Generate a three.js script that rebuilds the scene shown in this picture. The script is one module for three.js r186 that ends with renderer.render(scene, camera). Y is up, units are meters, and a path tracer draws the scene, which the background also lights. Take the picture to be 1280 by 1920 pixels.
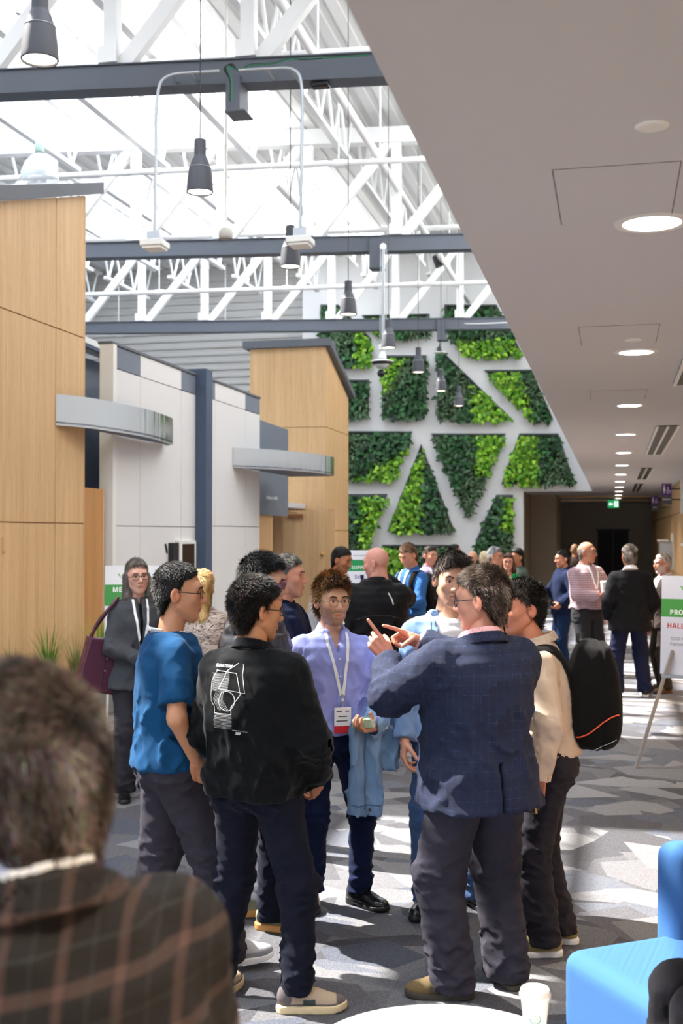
import * as THREE from 'three';
import { RoundedBoxGeometry } from 'three/addons/geometries/RoundedBoxGeometry.js';
import { mergeGeometries, mergeVertices } from 'three/addons/utils/BufferGeometryUtils.js';
import { ImprovedNoise } from 'three/addons/math/ImprovedNoise.js';
import { RectAreaLightUniformsLib } from 'three/addons/lights/RectAreaLightUniformsLib.js';

// ============ camera, sky, sun, exposure ============
const F = 2200, EYE = 1.9, YAW = Math.atan(510 / F), PITCH = Math.atan(40 / F);
const scene = new THREE.Scene();
const camera = new THREE.PerspectiveCamera(2 * Math.atan(960 / F) * 180 / Math.PI, 2 / 3, 0.05, 300);
camera.position.set(0, EYE, 0);
camera.rotation.order = 'YXZ';
camera.rotation.set(PITCH, YAW, 0);
camera.focus = 5.2;
camera.userData.fStop = 4.2;
camera.updateMatrixWorld(true);
const renderer = new THREE.WebGLRenderer();
renderer.toneMapping = THREE.LinearToneMapping;
renderer.toneMappingExposure = 3.9;
renderer.shadowMap.enabled = true;
RectAreaLightUniformsLib.init();
scene.background = new THREE.Color().setRGB(0.86, 0.97, 1.13);
scene.backgroundIntensity = 1.5;
const SUN = new THREE.Vector3(0.8, -1, 0.16).normalize();          // the way the sunlight travels
const sun = new THREE.DirectionalLight(new THREE.Color().setRGB(1, 0.95, 0.87), 6.2);
sun.position.copy(SUN).multiplyScalar(-60).add(new THREE.Vector3(-4, 0, -12));
sun.target.position.set(-4, 0, -12);
sun.castShadow = true;
sun.shadow.radius = 1.2;
sun.shadow.mapSize.set(4096, 4096);
Object.assign(sun.shadow.camera, { left: -26, right: 26, top: 26, bottom: -26, near: 1, far: 120 });
scene.add(sun, sun.target);

// ============ helpers ============
let seedState = 20240;
const rnd = () => { seedState = (seedState + 0x6D2B79F5) | 0; let t = Math.imul(seedState ^ (seedState >>> 15), 1 | seedState); t = (t + Math.imul(t ^ (t >>> 7), 61 | t)) ^ t; return ((t ^ (t >>> 14)) >>> 0) / 4294967296; };
const rr = (a, b) => a + (b - a) * rnd();
const perlin = new ImprovedNoise();
const noise = (x, y, z) => perlin.noise(x, y, z);
const V = (x, y, z) => new THREE.Vector3(x, y, z);
const lerp = (a, b, t) => a + (b - a) * t, clamp = (x, a, b) => Math.max(a, Math.min(b, x));
const smooth = (a, b, x) => { const t = clamp((x - a) / (b - a), 0, 1); return t * t * (3 - 2 * t); };
// the point where the sight line through a pixel of the 1280 x 1920 frame meets a plane: axis 'x', 'y', 'z', or 'd' for a distance along the view axis
function at(px, py, axis, v) {
  const c = V((px - 640) / F, (960 - py) / F, -1);
  const d = c.clone().applyQuaternion(camera.quaternion);
  const t = axis === 'd' ? v : (v - camera.position[axis]) / d[axis];
  return camera.position.clone().addScaledVector(d, t);
}
const used = new Map();
const numbered = (n) => { const k = used.get(n) ?? 0; used.set(n, k + 1); return k ? n + '_' + String(k).padStart(3, '0') : n; };
const shade = (o) => { o.traverse((m) => { if (m.isMesh) { m.castShadow = true; m.receiveShadow = true; } }); return o; };
function thing(name, label, category, pos = [0, 0, 0], turn = 0, group) {
  const o = new THREE.Group(); o.name = numbered(name); o.position.set(...pos); o.rotation.y = turn;
  o.userData = { label, category }; if (group) o.userData.group = group;
  scene.add(o); return o;
}
function part(name, geo, mat, parent, label) {
  const m = new THREE.Mesh(geo, mat); m.name = name; m.castShadow = m.receiveShadow = true;
  if (label) m.userData.label = label;
  parent.add(m); return m;
}
function struct(name, geo, mat, label, category) {
  const m = new THREE.Mesh(geo, mat); m.name = numbered(name); m.castShadow = m.receiveShadow = true;
  m.userData = { kind: 'structure', label, category }; scene.add(m); return m;
}
function structGroup(name, label, category) { const g = new THREE.Group(); g.name = numbered(name); g.userData = { kind: 'structure', label, category }; scene.add(g); return g; }
const uBox = new THREE.BoxGeometry(1, 1, 1), uCyl = new THREE.CylinderGeometry(1, 1, 1, 12), uCyl24 = new THREE.CylinderGeometry(1, 1, 1, 28);
// a bar from p to q: unit box or cylinder, shared, scaled
function bar(name, p, q, w, h, mat, parent, round) {
  const m = part(name, round ? uCyl : uBox, mat, parent), d = q.clone().sub(p), L = d.length();
  m.position.copy(p).add(q).multiplyScalar(0.5);
  if (round) { m.quaternion.setFromUnitVectors(V(0, 1, 0), d.normalize()); m.scale.set(w, L, w); } else {
    const z = d.normalize(), up = Math.abs(z.y) > 0.99 ? V(1, 0, 0) : V(0, 1, 0), x = up.clone().cross(z).normalize(), y = z.clone().cross(x);
    m.quaternion.setFromRotationMatrix(new THREE.Matrix4().makeBasis(x, y, z)); m.scale.set(w, h, L);
  }
  return m;
}
const boxAt = (x0, x1, y0, y1, z0, z1) => { const g = new THREE.BoxGeometry(Math.abs(x1 - x0), Math.abs(y1 - y0), Math.abs(z1 - z0)); g.translate((x0 + x1) / 2, (y0 + y1) / 2, (z0 + z1) / 2); worldUV(g); return g; };
function worldUV(g) {                                               // uv in metres from the face's own plane
  const p = g.attributes.position, n = g.attributes.normal, uv = new Float32Array(p.count * 2);
  for (let i = 0; i < p.count; i++) {
    const ax = Math.abs(n.getX(i)), ay = Math.abs(n.getY(i)), az = Math.abs(n.getZ(i));
    uv[2 * i] = ax > ay && ax > az ? -p.getZ(i) : p.getX(i); uv[2 * i + 1] = ay >= ax && ay >= az ? -p.getZ(i) : p.getY(i);
  }
  g.setAttribute('uv', new THREE.BufferAttribute(uv, 2)); return g;
}
// a flat polygon with thickness. face 'x': points are [z, y], front face at x0 + t looking to +x; face 'z': points are [x, y], front at z0 + t looking to +z
function slab(pts, face, at0, t, bevel = 0.002) {
  const s = new THREE.Shape(pts.map(([a, b]) => new THREE.Vector2(face === 'x' ? -a : a, b)));
  const g = new THREE.ExtrudeGeometry(s, { depth: t - bevel, bevelEnabled: bevel > 0, bevelThickness: bevel, bevelSize: bevel, bevelOffset: -bevel, bevelSegments: 1 });
  if (face === 'x') { g.rotateY(Math.PI / 2); g.translate(at0, 0, 0); } else g.translate(0, 0, at0);
  return worldUV(g);
}
const lathe = (pts, n = 40) => new THREE.LatheGeometry(pts.map(([r, y]) => new THREE.Vector2(r, y)), n);
const tube = (pts, r, seg = 40, rad = 8, closed = false) => new THREE.TubeGeometry(new THREE.CatmullRomCurve3(pts.map((p) => p.isVector3 ? p : V(...p)), closed), seg, r, rad, closed);
const hex = (h) => new THREE.Color(h);

// ============ textures ============
function canvasTex(w, h, draw, { srgb = true, repeat = [1, 1] } = {}) {
  const c = document.createElement('canvas'); c.width = w; c.height = h; draw(c.getContext('2d'), w, h);
  const t = new THREE.CanvasTexture(c); t.wrapS = t.wrapT = THREE.RepeatWrapping; t.repeat.set(...repeat);
  if (srgb) t.colorSpace = THREE.SRGBColorSpace; return t;
}
function dataTex(n, f, srgb, repeat = [1, 1], m = n) {
  const d = new Uint8Array(n * m * 4);
  for (let y = 0; y < m; y++) for (let x = 0; x < n; x++) { const c = f(x / n, y / m, x, y), k = 4 * (y * n + x); d[k] = c[0]; d[k + 1] = c[1]; d[k + 2] = c[2]; d[k + 3] = 255; }
  const t = new THREE.DataTexture(d, n, m); t.wrapS = t.wrapT = THREE.RepeatWrapping; t.magFilter = THREE.LinearFilter; t.repeat.set(...repeat);
  if (srgb) t.colorSpace = THREE.SRGBColorSpace; t.needsUpdate = true; return t;
}
const tileNoise = (u, v, f, s) => {                                  // periodic noise on the unit square
  const a = u * 6.28318, b = v * 6.28318, k = f / 6.28318;
  return noise(Math.cos(a) * k + s, Math.sin(a) * k + Math.cos(b) * k * 0.97, Math.sin(b) * k + s * 1.7);
};
const grain = dataTex(256, () => { const g = 90 + rnd() * 165; return [g, g, g]; }, false, [10, 10]);            // fine weave
const weave = dataTex(256, (u, v, x, y) => { const g = 128 + 60 * Math.sin(x * Math.PI / 2) * Math.sin(y * Math.PI / 2) + rr(-50, 50); return [g, g, g]; }, false, [11, 11]);
function woodTex(base, dark, streak) {
  const cols = Array.from({ length: 512 }, () => rnd());
  return dataTex(512, (u, v, x) => {
    const a = tileNoise(u, v * 0.06, 60, streak) * 0.5 + tileNoise(u, v * 0.15, 220, streak + 3) * 0.35 + (cols[x] - 0.5) * 0.3 + tileNoise(u, v * 0.05, 9, streak + 9) * 0.5;
    const t = clamp(0.42 + a * 0.62, 0, 1), k = rr(-4, 4);
    return [0, 1, 2].map((i) => clamp(lerp(base[i], dark[i], t) + k, 0, 255));
  }, true, [0.8, 0.28], 512);
}
const mirrorV = (t) => { t.wrapT = THREE.MirroredRepeatWrapping; return t; };
const woodMap = mirrorV(woodTex([232, 196, 148], [196, 152, 102], 1.3)), woodMap2 = mirrorV(woodTex([205, 152, 92], [170, 118, 66], 7.7));
const carpetMap = canvasTex(2048, 2048, (g, w, h) => {
  const tones = ['#86868a', '#737378', '#5d5d63', '#4a4a50', '#8f8f92', '#666a75', '#565b68', '#7c7c80', '#515157'];
  g.fillStyle = '#69696d'; g.fillRect(0, 0, w, h);
  for (let k = 0; k < 230; k++) {
    const cx = rnd() * w, cy = rnd() * h, L = rr(110, 250), W = rr(70, 170), a = rr(-0.5, 0.5) + (rnd() < 0.3 ? 1.2 : 0), n = 4 + Math.floor(rnd() * 3), pts = [];
    for (let i = 0; i < n; i++) { const t = (i + rr(-0.28, 0.28)) / n * 6.283, r = rr(0.8, 1.1); const x = Math.cos(t) * L * r, y = Math.sin(t) * W * r; pts.push([x * Math.cos(a) - y * Math.sin(a), x * Math.sin(a) + y * Math.cos(a)]); }
    g.fillStyle = tones[Math.floor(rnd() * tones.length)];
    for (const ox of [-w, 0, w]) for (const oy of [-h, 0, h]) { g.beginPath(); pts.forEach(([x, y], i) => i ? g.lineTo(cx + x + ox, cy + y + oy) : g.moveTo(cx + x + ox, cy + y + oy)); g.closePath(); g.fill(); }
  }
  const im = g.getImageData(0, 0, w, h), d = im.data;               // the pile: speckled yarn
  for (let i = 0; i < d.length; i += 4) { const s = (rnd() - 0.5) * 64; d[i] = clamp(d[i] + s, 0, 255); d[i + 1] = clamp(d[i + 1] + s, 0, 255); d[i + 2] = clamp(d[i + 2] + s * 1.05, 0, 255); }
  g.putImageData(im, 0, 0);
}, { repeat: [1 / 3.9, 1 / 3.9] });

// ============ materials ============
const M = {};
const std = (o) => new THREE.MeshStandardMaterial(o), phys = (o) => new THREE.MeshPhysicalMaterial(o);
const plain = (c, r = 0.8, o = {}) => std({ color: hex(c), roughness: r, ...o });
M.carpet = std({ map: carpetMap, roughness: 0.97, bumpMap: grain, bumpScale: 0.004 });
M.wood = std({ map: woodMap, roughness: 0.55 });
M.woodDark = std({ map: woodMap2, roughness: 0.55 });
M.soffit = plain('#d0d0d3', 0.9);  // one even light grey
M.white = plain('#e9e9e8', 0.75);
M.steelWhite = plain('#efefee', 0.5);
M.deck = plain('#dcdbd8', 0.6);
M.beam = plain('#5a5f68', 0.55);
M.greyPanel = plain('#737b88', 0.6);
M.navyPanel = plain('#47566c', 0.6);
M.whitePanel = plain('#e4e3e1', 0.5);
M.cap = plain('#61656c', 0.55);
M.shadowGap = plain('#2b2724', 0.9);
M.siding = plain('#b9b7b3', 0.6);
M.beige = plain('#9c8e7c', 0.9);
M.darkDoor = plain('#2c2421', 0.7);
M.black = plain('#1b1b1d', 0.5);
M.blackGloss = plain('#131316', 0.25);
M.pendant = plain('#4b4c53', 0.6);
M.galv = std({ color: hex('#b9bdc1'), metalness: 0.8, roughness: 0.4 });
const waves = dataTex(256, (u) => { const g = 128 + 90 * tileNoise(u, 0, 9, 3) + 30 * tileNoise(u, 0, 30, 8); return [g, g, g]; }, false, [1, 1], 4);
M.steelMirror = std({ color: hex('#e9e9e7'), metalness: 1, roughness: 0.12, bumpMap: waves, bumpScale: 0.02 });
M.plastic = plain('#ecebe6', 0.45);
M.glass = phys({ color: 0xffffff, transmission: 1, roughness: 0, thickness: 0, ior: 1.45 });
M.lensGlass = phys({ color: 0xffffff, transmission: 1, roughness: 0.02, thickness: 0, ior: 1.25 });
M.lamp = std({ color: 0xffffff, emissive: hex('#fff6ea'), emissiveIntensity: 3, roughness: 0.5 });
M.lampWarm = std({ color: 0xffffff, emissive: hex('#ffeed2'), emissiveIntensity: 2.2, roughness: 0.5 });
M.paper = plain('#eceef2', 0.6);
M.planter = plain('#8b8a87', 0.75);

// ============ the shell of the hall ============
const XL = -5.7, XS = -0.51, XR = 1.28, SOF = 2.95, ZG = -29.7, ZE = -42, ROOF = 9.1;
struct('floor', boxAt(-15.2, 1.7, -0.25, 0, 9.2, ZE - 0.2), M.carpet, 'grey carpet with a pattern of angular shards', 'floor');
struct('ceiling', boxAt(XS, 1.7, SOF, SOF + 0.35, 9.2, ZG), M.soffit, 'flat light grey soffit over the walkway with round downlights', 'ceiling');
struct('unseen_wall_upper', boxAt(XS, XS + 0.2, SOF + 0.35, ROOF + 0.2, 9.2, ZG), M.white, 'unseen white wall rising above the soffit to the roof', 'wall');  // out of view, bounces light onto the left walls
struct('wall_right', boxAt(XR + 0.05, 1.7, 0, SOF, 9.2, ZE), M.beige, 'right wall of the walkway behind the wood panels', 'wall');
struct('unseen_wall_left', boxAt(-19, -15, 0, 16.4, 9.2, -34), M.siding, 'unseen tall wall on the left that limits the sun patches', 'wall');  // out of view, its height set to limit the sun patches
// wood panelling along the right wall: panels with open joints
{
  const g = structGroup('trim_1', 'light oak panels lining the right wall of the walkway', 'wall panelling');
  for (let z = 8.5, k = 0; z > ZE + 1.2; z -= 1.25, k++) for (const [y0, y1] of [[0.02, 1.06], [1.075, 2.3], [2.315, 2.94]])
    part('panel', slab([[z - 1.235, y0], [z, y0], [z, y1], [z - 1.235, y1]], 'x', XR, 0.05), M.wood, g);
}
// unseen glazed lobby front behind the photographer, placed to light the people's near sides
{
  const g = structGroup('window_1', 'unseen glazed lobby front with tall mullions', 'window');
  for (let x = -15; x <= -0.5; x += 2.07) part('mullion', boxAt(x - 0.05, x + 0.05, 0, 3, 9.0, 9.2), M.beam, g);
  for (const y of [0.05, 3]) part('transom', boxAt(-15, XS, y - 0.05, y + 0.05, 9.02, 9.18), M.beam, g);
  for (let x = -15; x < -0.6; x += 2.07) for (const y of [0.05]) part('pane', new THREE.PlaneGeometry(1.97, 2.9).translate(x + 1.035, y + 1.5, 9.1), M.glass, g);
  part('transom', boxAt(XS, XR, 2.9, SOF, 9.02, 9.18), M.beam, g);
  part('pane', new THREE.PlaneGeometry(XR - XS, 2.88).translate((XS + XR) / 2, 1.46, 9.1), M.glass, g);
}
struct('unseen_wall_back', boxAt(-15, XS, 3.06, ROOF + 0.2, 9.0, 9.3), M.white, 'unseen white wall above the lobby front, limiting the light from behind the photographer', 'wall');  // out of view, placed to cut the daylight from behind
struct('ground_outside', boxAt(-30, 20, -0.4, -0.26, 40, 9.2), plain('#a9a6a0', 0.9), 'unseen pale paving outside the lobby front', 'paving');  // out of view, stops sky light from below the horizon
// far wall: white field for the living wall, header over the hallway, ribbed siding to its left
const X_SID = at(567, 800, 'z', ZG).x, X_HALL = at(981, 1000, 'z', ZG).x;
struct('wall_far', boxAt(X_SID, X_HALL, 0, ROOF + 0.2, ZG - 0.3, ZG), M.white, 'white end wall carrying the living wall panels', 'wall');
struct('wall_header', boxAt(X_HALL, 1.7, SOF, ROOF + 0.2, ZG - 0.3, ZG), M.white, 'white wall over the hallway opening', 'wall');
{
  const pts = [], z0 = ZG - 0.35;                                    // ribbed profile, swept along x
  for (let y = 0; y < ROOF; y += 0.2) pts.push([0, y], [0, y + 0.09], [0.045, y + 0.115], [0.045, y + 0.175]);
  pts.push([0, ROOF], [-0.1, ROOF], [-0.1, 0]);
  const e = new THREE.ExtrudeGeometry(new THREE.Shape(pts.map(([a, b]) => new THREE.Vector2(-a, b))), { depth: X_SID + 15, bevelEnabled: false });
  e.rotateY(Math.PI / 2); e.translate(-15, 0, z0);
  struct('wall_siding', e, M.siding, 'pale grey horizontal ribbed metal siding of the far wall', 'wall');
}
// hallway beyond the far wall
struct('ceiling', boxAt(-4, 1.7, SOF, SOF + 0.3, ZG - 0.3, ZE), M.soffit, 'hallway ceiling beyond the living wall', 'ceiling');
struct('wall_hall_left', boxAt(X_HALL - 0.4, X_HALL, 0, SOF, ZG - 0.3, -32.4), M.beige, 'beige reveal wall beside the living wall', 'wall');
{ const xr = at(1043, 1000, 'z', -32.4).x; struct('wall_hall_pier', boxAt(X_HALL, xr, 0, SOF, -32.8, -32.4), M.beige, 'beige pier at the entrance of the dark hallway', 'wall');
  struct('wall_hall_return', boxAt(xr - 0.2, xr, 0, SOF, -32.8, -35), M.beige, 'return of the hallway pier', 'wall'); }
struct('wall_hall_far_left', boxAt(-4.2, -4, 0, SOF, -32.8, ZE), M.beige, 'side wall of the dim hallway', 'wall');
struct('wall_hall_end', boxAt(-4, 1.7, 0, SOF, ZE - 0.2, ZE), M.beige, 'wall closing the dim hallway', 'wall');
{
  const d = structGroup('door_1', 'near black double door at the end of the hallway', 'door');
  const a = at(1120, 995, 'z', ZE), b = at(1178, 995, 'z', ZE), m = (a.x + b.x) / 2;
  part('leaf', boxAt(a.x, m - 0.005, 0.01, a.y, ZE, ZE + 0.05), M.darkDoor, d); part('leaf', boxAt(m + 0.005, b.x, 0.01, a.y, ZE, ZE + 0.05), M.darkDoor, d);
  part('frame', boxAt(a.x - 0.06, b.x + 0.06, a.y, a.y + 0.06, ZE, ZE + 0.06), M.black, d);
}
for (const s of [-1, 1]) struct('trim', boxAt(X_HALL, XR, SOF - 0.05, SOF, s > 0 ? -33.5 : -37.5, (s > 0 ? -33.5 : -37.5) - 0.25), M.wood, s > 0 ? 'first oak strip crossing the hallway ceiling' : 'second oak strip crossing the hallway ceiling', 'ceiling trim');

// ============ roof: deck, skylights, trusses, joists ============
const lightBays = [[-2.2, 4.5], [-9.4, -4.4], [-20, -12.6], [-28.4, -21.8]], SKY_R = -5.3, SKY_L = -14.2;  // the nearer bays are out of view, cut to place the sun patches
{
  const rib = (x0, x1, z0, z1, nm, lab) => {                          // ribbed metal deck, ribs along the hall
    const gs = [boxAt(x0, x1, ROOF + 0.04, ROOF + 0.14, z0, z1)]; for (let x = x0 + 0.02; x < x1 - 0.16; x += 0.3) gs.push(boxAt(x, x + 0.16, ROOF, ROOF + 0.045, z0, z1));
    const g = mergeGeometries(gs);
    struct(nm, g, M.deck, lab, 'roof deck');
  };
  rib(SKY_R, -3.2, -30, 9.2, 'roof_deck', 'white ribbed metal deck between the roof skylights and the unseen narrow row');
  rib(-0.8, XS + 0.2, -30, 9.2, 'roof_deck', 'white ribbed metal deck along the soffit wall');
  { const c2 = [9.2, ...lightBays.flatMap(([a, b]) => [b, a]), -30], nm = ['over the lobby front', 'past the lobby front', 'over the nearest truss', 'over the second truss', 'against the far wall']; for (let i = 0; i < c2.length; i += 2) rib(-3.2, -0.8, c2[i + 1], c2[i], 'roof_deck', 'narrow white ribbed deck strip on the soffit side ' + nm[i / 2]); }
  lightBays.forEach(([z0, z1], b) => { const k = thing('skylight', 'unseen narrow skylight beside the soffit wall lighting the left walls, ' + ['over the photographer', 'before the first truss', 'between the first two trusses', 'beyond the second truss'][b], 'skylight', [0, 0, 0], 0, 'unseen narrow skylights along the soffit wall'); part('frame', mergeGeometries([boxAt(-3.18, -0.82, ROOF - 0.02, ROOF + 0.35, z0 + 0.02, z0 + 0.12), boxAt(-3.18, -0.82, ROOF - 0.02, ROOF + 0.35, z1 - 0.12, z1 - 0.02), boxAt(-3.18, -3.08, ROOF - 0.02, ROOF + 0.35, z0 + 0.13, z1 - 0.13), boxAt(-0.92, -0.82, ROOF - 0.02, ROOF + 0.35, z0 + 0.13, z1 - 0.13)]), M.steelWhite, k); part('pane', new THREE.PlaneGeometry(2.3, z1 - z0 - 0.1).rotateX(-Math.PI / 2).translate(-2, ROOF + 0.33, (z0 + z1) / 2), M.glass, k); });  // this row is out of view, placed to brighten the left walls
  rib(-15, SKY_L, -30, 9.2, 'roof_deck', 'white ribbed metal deck along the tall wall');
  const cuts = [9.2, ...lightBays.flatMap(([a, b]) => [b, a]), -30];
  const names = ['over the lobby front', 'between the first two skylights', 'over the nearest beam', 'over the second beam', 'against the living wall'];
  for (let i = 0; i < cuts.length; i += 2) rib(SKY_L, SKY_R, cuts[i + 1], cuts[i], 'roof_deck', 'white ribbed metal deck strip ' + names[i / 2]);
  lightBays.forEach(([z0, z1], b) => {
    const s = thing('skylight', ['unseen long skylight over the photographer', 'unseen skylight between the photographer and the first beam', 'skylight between the first and second beams', 'skylight between the second beam and the living wall'][b] + ', white frame', 'skylight', [0, 0, 0], 0, 'roof skylights');
    part('frame', mergeGeometries([boxAt(SKY_L + 0.02, SKY_R - 0.02, ROOF - 0.02, ROOF + 0.35, z0 + 0.02, z0 + 0.12), boxAt(SKY_L + 0.02, SKY_R - 0.02, ROOF - 0.02, ROOF + 0.35, z1 - 0.12, z1 - 0.02), boxAt(SKY_R - 0.12, SKY_R - 0.02, ROOF - 0.02, ROOF + 0.35, z0 + 0.13, z1 - 0.13), boxAt(SKY_L + 0.02, SKY_L + 0.12, ROOF - 0.02, ROOF + 0.35, z0 + 0.13, z1 - 0.13)]), M.steelWhite, s);
    for (let x = SKY_L + 2.96; x < SKY_R - 0.5; x += 2.96) part('glazing_bar', boxAt(x - 0.03, x + 0.03, ROOF + 0.24, ROOF + 0.32, z0, z1), M.steelWhite, s);
    for (let z = z0 + 2.4; z < z1 - 0.8; z += 2.4) part('glazing_bar', boxAt(SKY_L, SKY_R, ROOF + 0.24, ROOF + 0.3, z - 0.025, z + 0.025), M.steelWhite, s);
    for (let x = SKY_L; x < SKY_R - 0.5; x += 2.96) part('pane', new THREE.PlaneGeometry(Math.min(2.9, SKY_R - x - 0.05), z1 - z0 - 0.1).rotateX(-Math.PI / 2).translate(x + 0.03 + Math.min(2.9, SKY_R - x - 0.05) / 2, ROOF + 0.33, (z0 + z1) / 2), M.glass, s);
  });
}
const trussEnds = [[[0, 183], [715, 152]], [[170, 486], [875, 470]], [[165, 626], [950, 618]]].map((e) => e.map(([x, y]) => at(x, y, 'y', 6.7)));
const trussLine = trussEnds.map(([a, b]) => (x) => V(x, 6.7, lerp(a.z, b.z, (x - a.x) / (b.x - a.x))));
trussLine.forEach((line, k) => {
  const t = thing('roof_truss', ['nearest roof truss, dark grey bottom beam under white posts and diagonals', 'second roof truss, dark grey beam with white web members, over the wood clad rooms', 'farthest roof truss, dark grey beam crossing before the living wall'][k], 'truss', [0, 0, 0], 0, 'roof trusses');
  const up = (p, h) => p.clone().add(V(0, h, 0)), xl = -14.8, xr = -0.2, bh = 0.27, top = 2.0;
  bar('bottom_chord', up(line(xl), bh / 2), up(line(xr), bh / 2), 0.2, bh, M.beam, t);
  for (const y of [0.006, bh - 0.006]) bar('flange', up(line(xl), y), up(line(xr), y), 0.26, 0.014, M.beam, t);
  bar('top_chord', up(line(xl), top), up(line(xr), top), 0.22, 0.26, M.steelWhite, t);
  const x0 = at([205, 267, 291][k], [120, 440, 600][k], 'z', line(-6).z).x, dx = 1.5;
  for (let x = x0 - Math.floor((x0 - xl) / dx) * dx; x < xr; x += dx) {
    bar('post', up(line(x), bh), up(line(x), top), 0.15, 0.15, M.steelWhite, t);
    if (x + dx < xr) bar('diagonal', up(line(x + 0.12), bh), up(line(x + dx - 0.1), top - 0.1), 0.14, 0.16, M.steelWhite, t);
    part('gusset', boxAt(-0.11, 0.11, -0.09, 0.09, -0.02, 0.02), M.steelWhite, t).position.copy(up(line(x), bh + 0.1)).add(V(0, 0, 0.13));
  }
});
// open-web joists from truss to truss
{
  const zAt = (k, x) => k < 0 ? -3 : k > 2 ? -29.6 : trussLine[k](x).z, lab = ['near the photographer', 'between the first and second trusses', 'between the second and third trusses', 'between the third truss and the living wall'];
  for (let k = 0; k < 4; k++) for (let x = -13.6; x < -1; x += 1.55) {
    const z1 = zAt(k - 1, x), z0 = zAt(k, x); if (z1 - z0 < 1) continue;
    const j = thing('bar_joist', 'white open web bar joist under the skylights, ' + lab[k], 'joist', [0, 0, 0], 0, 'roof bar joists ' + lab[k]);
    const yb = 8.15, yt = 8.98;
    bar('top_chord', V(x, yt, z0), V(x, yt, z1), 0.1, 0.06, M.steelWhite, j); bar('bottom_chord', V(x, yb, z0 + 0.4), V(x, yb, z1 - 0.4), 0.11, 0.07, M.steelWhite, j);
    const n = Math.max(2, Math.round((z1 - z0) / 0.95));
    for (let i = 0; i < n; i++) { const za = lerp(z0 + 0.2, z1 - 0.2, i / n), zb = lerp(z0 + 0.2, z1 - 0.2, (i + 0.5) / n), zc = lerp(z0 + 0.2, z1 - 0.2, (i + 1) / n); bar('web', V(x, yt, za), V(x, yb, zb), 0.026, 0, M.steelWhite, j, true); bar('web', V(x, yb, zb), V(x, yt, zc), 0.026, 0, M.steelWhite, j, true); }
  }
  [[-13.2, 7.9, 0.055], [-16.6, 7.6, 0.045], [-22.2, 8.0, 0.05], [-24.2, 7.3, 0.05], [-28.8, 7.2, 0.05]].forEach(([z, y, r], i) => {
    const p = thing('sprinkler_pipe', ['white pipe just beyond the first truss', 'thin white pipe under the second skylight', 'white pipe beyond the second truss', 'low white pipe before the third truss', 'white pipe in front of the far wall'][i] + ', crossing the hall', 'pipe', [0, 0, 0], 0, 'white pipes under the roof');
    bar('pipe', V(-14.9, y, z), V(-0.4, y, z - 1.2), r, 0, M.steelWhite, p, true);
    for (let x = -12.8; x < -1; x += 2.9) { const q = z - 1.2 * (x + 14.9) / 14.5; bar('hanger', V(x, y, q), V(x, 9, q), 0.012, 0, M.steelWhite, p, true); bar('coupling', V(x - 0.08, y, q), V(x + 0.08, y, q - 0.013), r * 1.35, 0, M.steelWhite, p, true); }
  });
  const p = thing('sprinkler_pipe', 'long white pipe running along the hall under the ribbed deck', 'pipe'); bar('pipe', V(-3.55, 7.76, 2), V(-3.55, 7.76, -29.5), 0.06, 0, M.steelWhite, p, true);
  for (let z = -2; z > -29; z -= 4) bar('hanger', V(-3.55, 7.76, z), V(-3.55, 9.1, z), 0.015, 0, M.steelWhite, p, true);
}

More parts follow.
